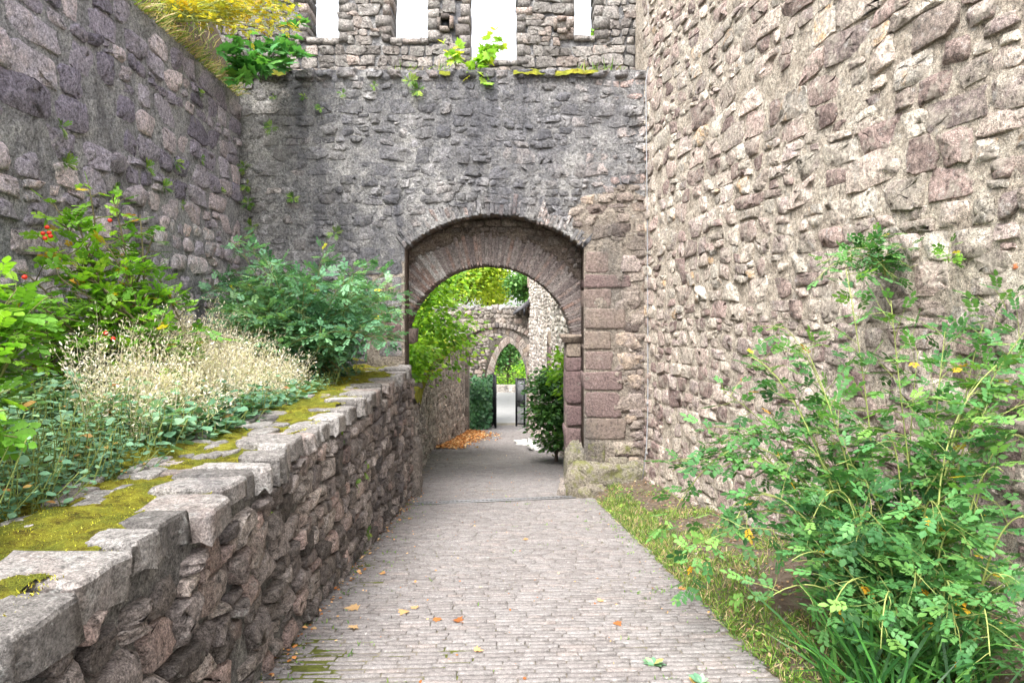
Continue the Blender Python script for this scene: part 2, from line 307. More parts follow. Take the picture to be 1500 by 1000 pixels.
# ------------------------------------------------------------------ masonry
def rubble(u0, u1, v0, v1, h0, h1, asp=(.9, 2.3), gap=.02, rng=R, seed=0, split=.22, ok=None, hv=None):
    """irregular coursed rubble: list of (4x2 corner cells)"""
    cells = []; v = v0; k = 0
    def b(vv, u, k): return vv+(fbm(u*1.1+k*7.3, vv*.7, seed, 3)-.5)*.22
    while v < v1:
        h = rng.uniform(h0, h1)*(hv(v) if hv else 1); u = u0-rng.uniform(0, h)
        while u < u1:
            wd = h*rng.uniform(*asp)
            j0, j1 = rng.normal(0, .13*h, 2), rng.normal(0, .13*h, 2); e = np.clip(rng.normal(0, .07*h, 4), -.1*h, .1*h)
            q = A([[u+j0[0], b(v, u, 0)+e[0]], [u+wd+j1[0], b(v, u+wd, 0)+e[1]], [u+wd+j1[1], b(v+h, u+wd, 0)+e[2]], [u+j0[1], b(v+h, u, 0)+e[3]]])
            if rng.random() < split and h > .14:
                t = rng.uniform(.35, .65); a, c = lerp(q[0], q[3], t), lerp(q[1], q[2], t+rng.uniform(-.1, .1))
                if rng.random() < .5 and wd > 1.4*h:
                    s = rng.uniform(.4, .6); p1, p2 = lerp(q[0], q[1], s), lerp(a, c, s)
                    cells += [A([q[0], p1, p2, a]), A([p1, q[1], c, p2])]
                else: cells.append(A([q[0], q[1], c, a]))
                cells.append(A([a, c, q[2], q[3]]))
            else: cells.append(q)
            u += wd
        v += h; k += 1
    return [c for c in cells if ok is None or all(ok(*p) for p in list(c)+[c.mean(0)])]
def outline(q, gap, n, rng, kk=(.28, .55), jit=.055):
    c = q.mean(0); k = rng.uniform(*kk)
    a = (np.arange(n)+rng.uniform(-.3, .3, n))*2*math.pi/n+rng.uniform(0, .5)
    s = np.sign(np.cos(a))*np.abs(np.cos(a))**k; t = np.sign(np.sin(a))*np.abs(np.sin(a))**k
    j = 1+rng.normal(0, jit, n); s = np.clip(s*j, -1.06, 1.06); t = np.clip(t*j, -1.06, 1.06)
    S_, T_ = ((s+1)/2)[:, None], ((t+1)/2)[:, None]
    p = q[0]*(1-S_)*(1-T_)+q[1]*S_*(1-T_)+q[2]*S_*T_+q[3]*(1-S_)*T_
    d = p-c; L = np.linalg.norm(d, axis=1)[:, None]+1e-9
    return c+d*np.maximum(.5, (L-gap/2)/L), c
def rim(n, m, levels=(2,)):
    """vertex flags that mark the crisp rings of a stone"""
    f = np.zeros((m+1)*n+1, int)
    for l in levels: f[l*n:(l+1)*n] = l
    return f
def stone(q, relief, rng, gap=.02, n=14, depth=.07, rough=1., rings=(1.0, .96, .86, .5), kk=(.22, .5), jit=.055, flat=False):
    p, c = outline(q, gap, n, rng, kk, jit)
    d = p-c; sz = math.sqrt(abs(np.prod(np.ptp(p, axis=0))))+1e-6
    hs = [.35, .86, 1.0, 1.03] if len(rings) == 4 else [.35, .92, 1.03]
    V = [np.c_[c+d*1.0, np.full(n, -depth)]]
    tl = rng.normal(0, .30 if not flat else .03, 2)
    chips = [(rng.uniform(0, 6.28), rng.uniform(.35, .75), rng.uniform(.8, 2.2)) for _ in range(3)] if not flat else []
    o = rng.uniform(0, 99, 2)
    def hh(x, base_h):
        e = (x-c)/sz
        h = relief*base_h*(1+e@tl)
        for th, r0, sl in chips:
            h = np.minimum(h, relief*(1.0-sl*np.maximum(0, e@A([math.cos(th), math.sin(th)])*2-r0)*1.6))
        return h+relief*rough*(.85 if not flat else .25)*(fbm(x[:, 0]*8+o[0], x[:, 1]*8+o[1], 5, 3)-.5)
    for s_, b_ in zip(rings, hs):
        x = c+d*s_+(rng.normal(0, .03*sz, d.shape) if s_ < .95 and not flat else 0)
        V.append(np.c_[x, hh(x, b_)])
    x = c[None]+(rng.normal(0, .05*sz, (1, 2)) if not flat else 0); V.append(np.c_[x, hh(x, 1.02)])
    V = np.concatenate(V); m = len(rings); F = []
    i = np.arange(n); i2 = (i+1) % n
    for r in range(m): F.append(np.stack([r*n+i, r*n+i2, (r+1)*n+i2, (r+1)*n+i], -1))
    F = np.concatenate(F); T = np.stack([m*n+i, m*n+i2, np.full(n, (m+1)*n)], -1)
    return V, [F, T], A([*c, 0.])
def rt(rng): return A([rng.random(), rng.random(), rng.random()])
def proj(P):
    Y = max(P[1], .3); return 750+P[0]/Y*1000, 455-(P[2]-EYE)/Y*1000
def screen(P, sz):
    if P[1] < .4: return 0
    x, y = proj(P); s = sz*1000/np.linalg.norm(P-A([0, 0, EYE]))
    return s if -60 < x < 1560 and -60 < y < 1060 else s*.01
def masonry(fr, cells, mat, parent, rng, relief=.03, gap=.025, name='stone', keep=300, sm=True, n=(17, 11), kk=(.28, .55), jit=.055, rough=1., tfun=None, flat=False, depth=.07):
    it = []
    for q in cells:
        c = fr.P([*q.mean(0), 0]); sz = math.sqrt(abs(np.linalg.norm(q[1]-q[0])*np.linalg.norm(q[3]-q[0])))
        it.append((screen(c, sz), q, c))
    it.sort(key=lambda t: -t[0])
    mb = MB(); cnt = 0
    for k, (s, q, c) in enumerate(it):
        one = k < keep and s > 8
        rl = relief*rng.uniform(.45, 1.35)
        V, F, c3 = stone(q, rl, rng, gap*rng.uniform(.5, 1.5), n[0] if one else n[1], rings=(1.0, .96, .86, .5) if one else (1.0, .93, .6), kk=kk, jit=jit, rough=rough, flat=flat, depth=depth)
        t = rt(rng)
        if tfun: t = tfun(q.mean(0), t)
        W = fr.P(V)
        nn = n[0] if one else n[1]; sf = rim(nn, 4 if one else 3)
        if one: obj(name, W, F, mat, parent, t, sm, None, None, sf)
        else: mb.add(W, F, t, sf); cnt += 1
    if cnt: mb.build(name if not keep else 'small_'+name+'s', mat, parent, sm, 'stuff')
def sheet(name, fr, u0, u1, v0, v1, res, hf, mat, parent, ok=None, kind=None):
    nu, nv = int((u1-u0)/res)+1, int((v1-v0)/res)+1
    u, v = np.meshgrid(np.linspace(u0, u1, nu), np.linspace(v0, v1, nv))
    V = fr.P(np.stack([u, v, hf(u, v)], -1).reshape(-1, 3))
    i = (np.arange(nv-1)[:, None]*nu+np.arange(nu-1)[None]).ravel()
    F = np.stack([i, i+1, i+nu+1, i+nu], -1)
    if ok is not None:
        uc, vc = (u[:-1, :-1]+u[1:, 1:])/2, (v[:-1, :-1]+v[1:, 1:])/2
        F = F[ok(uc, vc).ravel()]
        us, inv = np.unique(F, return_inverse=True); V = V[us]; F = inv.reshape(F.shape)
    return obj(name, V, F, mat, parent, A([.5, .5, .5]), True, kind)
def slab_poly(pts, fr, n0, n1):
    """extrude a simple (u,v) polygon between n0 and n1 (triangulated)"""
    from mathutils.geometry import tessellate_polygon
    k = len(pts); tri = A(tessellate_polygon([[Vector((p[0], p[1], 0)) for p in pts]]))
    Vf = fr.P([[*p, n1] for p in pts]); Vb = fr.P([[*p, n0] for p in pts])
    i = np.arange(k); j = (i+1) % k
    return np.r_[Vf, Vb], [np.r_[tri, tri[:, ::-1]+k], np.stack([i, i+k, j+k, j], -1)]
def arc(cx, cz, r, a0, a1, n): return [(cx+r*math.cos(a), cz+r*math.sin(a)) for a in np.linspace(a0, a1, n)]

# ------------------------------------------------------------------ ground, path
def strip(name, xs, ys, zf, mat, kind='structure', parent=None):
    X, Y = np.meshgrid(xs, ys); V = np.stack([X, Y, zf(X, Y)], -1).reshape(-1, 3)
    nx, ny = len(xs), len(ys); i = (np.arange(ny-1)[:, None]*nx+np.arange(nx-1)[None]).ravel()
    return obj(name, V, np.stack([i, i+1, i+nx+1, i+nx], -1), mat, parent, None, True, kind)
gx = np.r_[-900, -300, -100, -40, -20, np.arange(-12, 12.1, 1), 20, 40, 100, 300, 900]
gy = np.r_[-300, -60, -20, np.arange(-8, 60, 1.), 80, 150, 400, 1500]
strip('ground', gx, gy, lambda X, Y: np.where(Y < -3, .38, zp(Y))-.12, M['ground'])
def ledge(Y): return np.interp(Y, [-4, 3.94, 12.3, 15, 21, 30, 34], [-1.29, -1.50, -1.72, -1.86, -2.5, -1.9, -1.2])
def redge(Y): return np.interp(Y, [-4, 3.94, 11.5, 12.6, 15, 20, 29, 34], [1.75, 1.57, 1.32, 1.2, 1.6, 1.35, .75, .8])
path = empty('path', (0, 6, float(zp(6))), None, None); path['kind'] = 'structure'
YS = np.arange(-4, 34.01, .25)
TS = np.linspace(0, 1, 14)
Yg, Tg = np.meshgrid(YS, TS, indexing='ij'); Xg = lerp(ledge(Yg)-.25, redge(Yg)+.12, Tg)
Vb = np.stack([Xg, Yg, zp(Yg)-.014+.012*(fbm(Xg*3, Yg*3, 4)-.5)], -1).reshape(-1, 3)
i = (np.arange(len(YS)-1)[:, None]*14+np.arange(13)[None]).ravel()
obj('bedding', Vb, np.stack([i, i+1, i+15, i+14], -1), M['joint'], path, None, True)
DR0, DR1 = A([-1.52, 10.55]), A([1.02, 11.25])
def ddist(x, y):
    d = DR1-DR0; L = np.linalg.norm(d); n = A([-d[1], d[0]])/L
    return abs((A([x, y])-DR0)@n)
rp = np.random.default_rng(5)
pav = []
y = -.5; row = 0; PITCH = .066
while y < 33.3:
    sk = .06 if y < 9 else .06+min(.2, (y-9)*.09)
    if y > 12: sk = max(.05, .26-(y-12)*.1)
    x = ledge(y)+rp.uniform(0, .2)-.12
    xr = redge(y)+rp.normal(0, .022)+.10*(fbm(A(y*.9), A(0.), 8)-.5)
    while x < xr-.03:
        L = rp.uniform(.19, .25)
        if rp.random() < .08: L *= .55
        xe = min(x+L, xr+.02)
        if xe-x > .05:
            xc = (x+xe)/2; yc = y+sk*(xc)+.02*(fbm(A(xc*1.5), A(y*1.2), 9)-.5)
            if ddist(xc, yc) >.12 or yc > 12.2 or yc < 9.5: pav.append((xc, yc, xe-x-.006, PITCH-.0125, sk))
        x = xe
    y += PITCH; row += 1
def paver(p):
    xc, yc, L, W, sk = p
    L /= 2; W = W/2*rp.uniform(.9, 1.06); e = .006
    z = rp.normal(0, .0022)+.012*(fbm(A(xc*.9), A(yc*.9), 2)-.5)*2; a, b = rp.normal(0, .014), rp.normal(0, .05)
    q = A([[-L, -W], [L, -W], [L, W], [-L, W]])+rp.normal(0, .0035, (4, 2))
    qi = q*A([(L-e)/L, (W-e)/W])
    V = np.r_[np.c_[q, np.full(4, -.05)], np.c_[q, np.full(4, -.007)], np.c_[qi, np.zeros(4)]]
    V[:, 2] += z+a*V[:, 0]+b*V[:, 1]; V[:, 1] += V[:, 0]*sk
    V[:, 0] += xc; V[:, 1] += yc; V[:, 2] += zp(V[:, 1])
    F = []
    for r in (0, 4):
        for k in range(4): F.append([r+k, r+(k+1) % 4, r+4+(k+1) % 4, r+4+k])
    F.append([8, 9, 10, 11]); return V, A(F)
vis = [(-screen(A([p[0], p[1], float(zp(p[1]))]), .1) if p[1] > 3.2 else 0, k) for k, p in enumerate(pav)]
vis.sort(); top = {k for _, k in vis[:300]}
mb = MB()
for k, p in enumerate(pav):
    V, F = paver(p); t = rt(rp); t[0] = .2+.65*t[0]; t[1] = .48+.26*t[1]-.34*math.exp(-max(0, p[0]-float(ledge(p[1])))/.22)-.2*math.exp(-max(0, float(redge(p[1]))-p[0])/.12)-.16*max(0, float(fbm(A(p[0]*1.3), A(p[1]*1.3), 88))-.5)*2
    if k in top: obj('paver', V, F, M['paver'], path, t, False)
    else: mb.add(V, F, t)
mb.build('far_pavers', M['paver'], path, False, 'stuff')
# far road and its kerb beyond the outer gate
strip('road', np.linspace(-30, 30, 31), np.linspace(34.0, 47, 14), lambda X, Y: np.full_like(X, -3.935), M['road'])
# garden soil behind the retaining wall, and the dirt and grass strip at the foot of the right wall
def rw_x(Y): return 2.24+.15*(11.5-Y)
def lw_x(Y): return -4.025-.05*Y
def bed_z(X, Y):
    t = np.clip((-2.45-X)/2.0, 0, 1); return .56+.45*t+.08*(fbm(X*2, Y*2, 3)-.5)+np.clip(-.02*(Y-6), -.05, .1)
yy = np.arange(-3, 11.6, .2); tt = np.linspace(0, 1, 18)
Yg, Tg = np.meshgrid(yy, tt, indexing='ij'); Xg = lerp(lw_x(Yg)-.1, np.full_like(Yg, -1.95), Tg)
def gridobj(name, X, Y, Z, mat, kind, parent=None):
    a, b = X.shape; i = (np.arange(a-1)[:, None]*b+np.arange(b-1)[None]).ravel()
    return obj(name, np.stack([X, Y, Z], -1).reshape(-1, 3), np.stack([i, i+1, i+b+1, i+b], -1), mat, parent, A([.5, .5, .5]), True, kind)
gridobj('garden_soil', Xg, Yg, bed_z(Xg, Yg), M['soil'], 'structure')
def verge_z(X, Y):
    t = np.clip((X-redge(Y))/(rw_x(Y)-redge(Y)+.01), 0, 1)
    return zp(Y)-.02+.04*np.clip(t*8, 0, 1)+.16*t**1.5+np.clip((Y-9.6)/1.8, 0, 1)*.12*np.clip(t*3, 0, 1)+.05*(fbm(X*4, Y*4, 8)-.5)
yy = np.arange(-3, 11.7, .12); tt = np.linspace(0, 1, 22)
Yg, Tg = np.meshgrid(yy, tt, indexing='ij'); Xg = lerp(redge(Yg)-.01+.03*(fbm(Yg*3, Yg*0, 1)-.5), rw_x(Yg)+.1, Tg)
gridobj('verge_soil', Xg, Yg, verge_z(Xg, Yg), M['dirt'], 'structure')

# ------------------------------------------------------------------ right wall
rng = np.random.default_rng(21)
FR = Fr((2.24, 11.5, 0), (.15, -1, 0), (0, 0, 1), (-1, -.15, 0))
wr = empty('castle_wall', (2.9, 7, -1), 'tall pale pinkish rubble stone wall on the right behind the rose bush', 'wall')
def hr(u, v): return .001+.030*(fbm(u*2.2, v*2.6, 1, 5)-.45)+.018*(fbm(u*14, v*14, 2, 3)-.5)+np.clip((-.75-v)/1.0, 0, 1)**1.5*.14
sheet('mortar', FR, 0, 9.0, -2.0, 8.2, .03, hr, M['right_m'], wr)
V, F = slab_poly([(-2.2, -2.4), (13.5, -2.4), (13.5, 8.2), (-2.2, 8.2)], FR, -1.2, -.12); obj('wall_core', V, F, M['right_m'], wr, A([.5, .5, .5]), False)
cells = rubble(.02, 8.2, -1.9, 8.1, .15, .31, (.8, 2.4), rng=rng, seed=3, split=.25)
def tr(c, t):
    t = t.copy()
    if c[1] < 1.6: t[0] = t[0]*.75; t[1] = .2+.6*t[1]
    else: t[0] = min(1, .08+t[0]*.88)
    return t
cells = [q for q in cells if rng.random() > .03]
class FrB(Fr):                                             # same wall, its foot flaring out like the mortar does
    def P(s, q):
        q = np.array(q, float); v = q[..., 1]; q[..., 2] += np.clip((-.75-v)/1.0, 0, 1)**1.5*.14; return super().P(q)
masonry(FrB((2.24, 11.5, 0), (.15, -1, 0), (0, 0, 1), (-1, -.15, 0)), cells, M['right'], wr, rng, relief=.031, gap=.018, keep=300, tfun=tr, kk=(.22, .55), jit=.065, rough=1.2)

# ------------------------------------------------------------------ left wall
rng = np.random.default_rng(22)
FL = Fr((-4.6, 11.5, 0), (.05, -1, 0), (0, 0, 1), (1, .05, 0))
wl = empty('castle_wall', (-4.45, 7, .6), 'tall dark purplish rubble stone wall on the left behind the garden bed', 'wall')
LT = 5.28
def ltop(u): return LT-.05*u*.3+.10*(fbm(u*1.7, u*0, 6)-.5)
def hl(u, v): return .006+.035*(fbm(u*2.0, v*2.4, 11, 5)-.45)+.015*(fbm(u*14, v*14, 12, 3)-.5)
sheet('mortar', FL, 0, 8.0, .3, LT, .032, hl, M['left_m'], wl)
V, F = slab_poly([(0, -.5), (13.5, -.5), (13.5, LT-.06), (0, LT-.06)], FL, -1.5, -.10); obj('wall_core', V, F, M['left_m'], wl, A([.5, .5, .5]), False)
cells = rubble(.02, 7.8, .5, LT, .15, .34, (1.0, 2.5), rng=rng, seed=7, split=.15, ok=lambda u, v: v < LT+.04)
def tl_(c, t):
    t = t.copy(); low = c[1] < 3.2
    t[0] = (.45+.5*t[0]) if low else t[0]*.72
    t[1] = .3+.6*t[1]; return t
cells = [q for q in cells if rng.random() > .08]
masonry(FL, cells, M['left'], wl, rng, relief=.05, gap=.04, keep=300, tfun=tl_, kk=(.28, .6), jit=.065)

# ------------------------------------------------------------------ gate wall
rng = np.random.default_rng(23)
FG = Fr((0, 11.5, 0), (1, 0, 0), (0, 0, 1), (0, -1, 0))
gw = empty('gate_wall', (0, 12, -1.5), 'dark weathered cross wall with the big arched gateway and crenels on top', 'wall')
OL, OR, OCX, OS, OA = -1.817, 1.22, -.30, 2.71, 3.28      # outer arch
hw = (OR-OL)/2; OCX = (OL+OR)/2; rise = OA-OS; ORr = (hw*hw+rise*rise)/(2*rise); OCZ = OA-ORr
oa = math.asin((OS-OCZ)/ORr)
GT = 5.70
oarc = arc(OCX, OCZ, ORr, math.pi-oa, oa, 25)
outer = [(-4.75, -2.2), (OL, -2.2)]+oarc+[(OR, -2.2), (2.35, -2.2), (2.35, GT-.02), (-4.75, GT-.02)]
V, F = slab_poly(outer, FG, -.56, -.045); obj('wall_core', V, F, M['recess_m'], gw, A([.5, .5, .5]), False)
def in_o(u, v, m=0.):
    u, v = np.asarray(u), np.asarray(v)
    return (u > OL-m) & (u < OR+m) & ((v < OS) | ((u-OCX)**2+(v-OCZ)**2 < (ORr+m)**2))
def hg(u, v): return .004+.05*(fbm(u*1.9, v*2.3, 31, 5)-.47)+.024*(fbm(u*12, v*12, 32, 4)-.5)
def pier_zone(u, v): return ((u > 1.0+.5*(fbm(u*3, v*3, 35, 4)-.5)) & (v < 3.5+1.2*(fbm(u*2, v*2, 36, 4)-.5))) | ((u < -1.2+.3*(fbm(u*3, v*3, 37)-.5)) & (u > -2.5+.5*(fbm(u*3, v*3, 38)-.5)) & (v < 2.5+.8*(fbm(u*2, v*2, 39)-.5)))
sheet('plaster', FG, -4.7, 2.28, -1.9, GT, .026, hg, M['gate_m'], gw, ok=lambda u, v: ~in_o(u, v, .0) & ~pier_zone(u, v))
sheet('pier_mortar', FG, -4.7, 2.28, -1.9, GT, .026, hg, M['pier_m'], gw, ok=lambda u, v: ~in_o(u, v, .0) & pier_zone(u, v))
QX = 2.08
def okg(u, v):
    if in_o(u, v, .10): return False
    if v < 2.75 and (OR < u < 1.66): return False
    if v < 2.75 and (-2.35 < u < OL) and v > .3: return False
    if v < .72 and u < -1.7: return False
    return True
cells = rubble(-4.68, 2.2, -1.75, GT-.16, .12, .27, (.9, 2.4), rng=rng, seed=13, split=.25, ok=okg)
def tg(c, t):
    t = t.copy(); u, v = c
    if u > 1.2: t[0] = .5+.5*t[0]; t[1] = .45+.5*t[1]
    elif u < -3.2: t[0] = .3+.5*t[0]
    else: t[0] *= .75
    return t
cells = [q for q in cells if rng.random() > .12]
pz = [q for q in cells if pier_zone(*q.mean(0))]; cells = [q for q in cells if not pier_zone(*q.mean(0))]
masonry(FG, pz, M['pier'], gw, rng, relief=.034, gap=.018, keep=60, kk=(.3, .6), jit=.08, rough=1.4)
masonry(FG, cells, M['gate'], gw, rng, relief=.029, gap=.016, keep=240, tfun=tg, kk=(.3, .65), jit=.09, rough=1.5)
# ledge course along the top of the front wall
x = -4.7
while x < 2.25:
    L = rng.uniform(.22, .5); d = rng.uniform(.05, .1)
    q = A([[x, GT-.15+rng.normal(0, .012)], [x+L, GT-.15+rng.normal(0, .012)], [x+L, GT+rng.normal(0, .02)], [x, GT+rng.normal(0, .02)]])
    V, F, _ = stone(q, d, rng, .02, 14, depth=.5); t = rt(rng); t[0] = .3+.6*t[0]
    obj('ledge_stone', FG.P(V), F, M['gate'], gw, t); x += L
# walkway top between ledge and parapet
V, F = box((-1.2, 12.0, GT-.06), (7.0, .95, .09)); obj('walkway', V, F, M['gate_m'], gw, A([.5, .5, .5]), False)
# outer arch voussoirs, thin stones half under the plaster
na = 46
for k in range(na):
    a0, a1 = lerp(math.pi-oa, oa, k/na), lerp(math.pi-oa, oa, (k+1)/na)
    r0, r1 = ORr-.015+rng.normal(0, .012), ORr+rng.uniform(.22, .42)
    q = A([[OCX+r*math.cos(a), OCZ+r*math.sin(a)] for r, a in ((r0, a0), (r0, a1), (r1, a1), (r1, a0))])[::-1]
    V, F, _ = stone(q, .022*rng.uniform(.2, 1.1), rng, .012, 12, depth=.3, kk=(.2, .4), jit=.06); t = rt(rng); t[0] = .3+.7*t[0]
    obj('voussoir', FG.P(V), F, M['gate'], gw, t)
# right pier quoins (photo measured courses) and left jamb quoins
def quoin(x0, x1, y0, y1, mat, relief, tint, name='quoin', Z=11.5, dx=0):
    a, b = px(x0, y1, Z), px(x1, y0, Z)
    q = A([[a[0]+dx, a[2]], [b[0], a[2]], [b[0], b[2]], [a[0]+dx, b[2]]])
    V, F, _ = stone(q+rng.normal(0, .012, (4, 2)), relief*rng.uniform(.4, 1), rng, .03, 22, depth=.5, kk=(.16, .3), jit=.022, flat=True, rough=1.6)
    obj(name, Fr((0, Z, 0), (1, 0, 0), (0, 0, 1), (0, -1, 0)).P(V), F, mat, gw, A(tint))
for (x0, x1, y0, y1, tr_, tg_) in [(856, 892, 367, 402, .5, .5), (855, 925, 402, 422, .22, .5), (855, 897, 423, 450, .5, .5), (855, 918, 452, 483, .6, .5), (855, 895, 484, 513, .65, .5),
                            (855, 898, 514, 543, .45, .55), (855, 914, 545, 572, .3, .5), (855, 909, 573, 612, .28, .42), (856, 917, 613, 644, .6, .35), (860, 886, 646, 682, .8, .1)]:
    quoin(x0, x1, y0, y1, M['quoin'] if y0 < 640 else M['base'], .045, (tr_, tg_, rng.random()))
for (x0, x1, y0, y1) in [(900, 940, 372, 400), (903, 938, 425, 447), (922, 944, 455, 480), (900, 944, 486, 512), (902, 944, 516, 542), (918, 944, 547, 570), (912, 944, 575, 596), (912, 944, 598, 612), (920, 944, 614, 628), (920, 944, 630, 643), (888, 944, 646, 668), (890, 922, 668, 690), (922, 944, 672, 690)]:
    q0, q1 = px(x0, y1, 11.5), px(x1, y0, 11.5)
    V, F, _ = stone(A([[q0[0], q0[2]], [q1[0], q0[2]], [q1[0], q1[2]], [q0[0], q1[2]]]), .05, rng, .03, 16, kk=(.3, .55), jit=.06)
    obj('stone', FG.P(V), F, M['pier'] if y0 < 640 else M['base'], gw, A([.55+.45*rng.random(), .5+.4*rng.random(), rng.random()]))
for (x0, x1, y0, y1, r_, g_, mt) in [(520, 591, 362, 403, .1, .45, 'gate'), (548, 591, 405, 425, .6, .6, 'gate'), (552, 590, 427, 453, .5, .55, 'gate'), (538, 590, 455, 469, .25, .45, 'quoin'), (550, 590, 471, 498, .15, .45, 'quoin'), (555, 590, 500, 523, .7, .4, 'gate')]:
    quoin(x0, x1, y0, y1, M[mt], .035, (r_, g_, rng.random()))
# second layer: tympanum with the round arch
ICX, IS, IA = -.42, 1.20, 2.457; IH = 1.48
ri = IA-IS; IR = (IH*IH+ri*ri)/(2*ri); ICZ = IA-IR; ia = math.asin((IS-ICZ)/IR)
F2 = Fr((0, 12.05, 0), (1, 0, 0), (0, 0, 1), (0, -1, 0))
inner = [(-4.7, -2.3), (-1.93, -2.3), (-1.93, 1.2)]+arc(ICX, ICZ, IR, math.pi-ia, ia, 31)+[(.96, 1.2), (.96, -2.3), (2.3, -2.3), (2.3, GT-.1), (-4.7, GT-.1)]
V, F = slab_poly(inner, F2, -.62, -.03); obj('tympanum', V, F, M['recess_m'], gw, A([.5, .5, .5]), False)
nb = 84; RW = .56
for k in range(nb):
    a0, a1 = lerp(math.pi-ia+.02, ia-.02, k/nb), lerp(math.pi-ia+.02, ia-.02, (k+1)/nb)
    r0, r1 = IR-.012+rng.normal(0, .006), IR+RW*rng.uniform(.85, 1.05)
    q = A([[ICX+r*math.cos(a), ICZ+r*math.sin(a)] for r, a in ((r0, a0), (r0, a1), (r1, a1), (r1, a0))])[::-1]
    V, F, _ = stone(q, .014*rng.uniform(.3, 1.4), rng, .008, 12, depth=.58, kk=(.15, .35), jit=.03, flat=True, rough=2); t = rt(rng); t[0] = .25+.6*t[0]; t[1] = .4+.3*t[1]
    t[0] = t[0] if k > 26 else min(1, .3+t[0])
    obj('arch_stone', F2.P(V), F, M['brick'], gw, t)
def okt(u, v): return in_o(u, v, .1) and (u-ICX)**2+(v-ICZ)**2 > (IR+RW*.98)**2 and v > 1.2
cells = rubble(-1.95, 1.4, 1.2, 3.4, .09, .2, (.9, 2.4), rng=rng, seed=17, ok=okt)
masonry(F2, cells, M['recess'], gw, rng, relief=.035, gap=.02, name='tympanum_stone', keep=120, kk=(.3, .6), jit=.08)
# inner pier on the right: reddish blocks with an impost on top; impost stump on the left
for (x0, x1, y0, y1, r_, g_) in [(829, 853, 503, 524, .75, .6), (828, 853, 524, 543, .1, .5), (828, 853, 543, 592, .05, .42), (828, 853, 592, 624, .03, .4), (828, 853, 626, 660, .12, .42)]:
    quoin(x0, x1, y0, y1, M['quoin'], .03, (r_, g_, rng.random()), Z=12.05)
def block(name, c, d, mat, parent, tint, taper=(1, 1), bev=.02):
    c, d = A(c, float), A(d, float)/2
    V = []
    for z, s in ((-1, taper[0]), (-.75, lerp(taper[0], taper[1], .1)), (.35, taper[1]), (1, taper[1])):
        for (sx, sy) in ((-1, -1), (1, -1), (1, 1), (-1, 1)): V.append([sx*d[0]*s, sy*d[1]*s, z*d[2]])
    V = A(V)+rng.normal(0, bev*.4, (16, 3))+c
    F = [[r*4+k, r*4+(k+1) % 4, r*4+4+(k+1) % 4, r*4+4+k] for r in range(3) for k in range(4)]+[[3, 2, 1, 0], [12, 13, 14, 15]]
    return obj(name, V, A(F), mat, parent, A(tint), False)
block('impost', (1.08, 12.2, 1.16), (.46, .5, .15), M['quoin'], gw, (.75, .75, .3), (.78, 1.0))
block('impost', (-1.93, 12.27, 1.20), (.44, .55, .26), M['quoin'], gw, (.55, .9, .3), (.85, 1.0))
# rocky feet of the two jambs
def rock(name, c, r, mat, parent, seed, tint, flat=.9):
    n, m = 26, 16; V = []; a = np.linspace(0, 2*math.pi, n, endpoint=False)
    for th in np.linspace(.02, math.pi-.02, m):
        d = np.stack([np.sin(th)*np.cos(a), np.sin(th)*np.sin(a), np.full(n, np.cos(th))], -1)
        d = np.sign(d)*np.abs(d)**.62
        k = 1+.8*(fbm(d[:, 0]*2.6+seed, d[:, 2]*2.6+d[:, 1]*2.1+seed, seed, 5)-.5)
        V.append(d*k[:, None])
    V = np.concatenate(V)*A(r)+A(c); F = [[r_*n+k, r_*n+n+k, r_*n+n+(k+1) % n, r_*n+(k+1) % n] for r_ in range(m-1) for k in range(n)]
    return obj(name, V, A(F), mat, parent, A(tint), True)
for k, (c, r, mt) in enumerate([((1.12, 11.85, -1.10), (.19, .36, .42), 'base'), ((1.22, 11.56, -1.26), (.30, .2, .36), 'base'), ((1.02, 11.72, -1.42), (.24, .3, .16), 'lane'), ((1.5, 11.52, -1.12), (.36, .18, .22), 'base'), ((1.95, 11.5, -1.15), (.34, .16, .26), 'base'), ((1.35, 11.42, -1.42), (.26, .22, .2), 'base')]):
    rock('footing_stone', c, r, M[mt], gw, 3.3+k, (.5+.3*rng.random(), .55, rng.random()))
for k, (c, r) in enumerate([((-1.80, 11.75, -1.0), (.22, .4, .5)), ((-1.72, 11.5, -1.32), (.20, .3, .3)), ((-1.86, 11.8, -.4), (.15, .35, .4))]):
    rock('footing_stone', c, r, M['lane'], gw, 7.1+k, (.5, .5, rng.random()))
# parapet: a low wall with five merlons, openings measured at its front plane
PY = 12.35; FP = Fr((0, PY, 0), (1, 0, 0), (0, 0, 1), (0, -1, 0))
def X_(x): return (x-750)/1000*PY
def Z_(y): return EYE+(455-y)/1000*PY
op = [(449, 497, 57), (572, 628, 57), (687, 758, 90), (840, 872, 54)]
pts = [(-4.7, GT-.3)]
prof = [(X_(op[0][0])-.9, None)]
tops = [8.35, 8.3, 8.38, 8.32, 8.36]
pts = [(-6.8, GT-.3), (2.3, GT-.3), (2.3, tops[4])]
for (a, b, y), tp in zip(op[::-1], tops[4::-1]):
    pts += [(X_(b), tp), (X_(b), Z_(y)), (X_(a), Z_(y)), (X_(a), tp-.03)]
pts += [(-6.8, tops[0])]
V, F = slab_poly(pts, FP, -.55, -.03); obj('parapet', V, F, M['gate_m'], gw, A([.5, .5, .5]), False)
def okp(u, v):
    for a, b, y in op:
        if X_(a)-.015 < u < X_(b)+.015 and v > Z_(y)-.02: return False
    for hx, hy in ((652, 35), (823, 38)):
        if abs(u-X_(hx)) < .09 and abs(v-Z_(hy)) < .1: return False
    return v > GT-.1
cells = rubble(-6.7, 2.2, GT-.1, 8.2, .11, .24, (.8, 2.0), rng=rng, seed=19, split=.2, ok=okp)
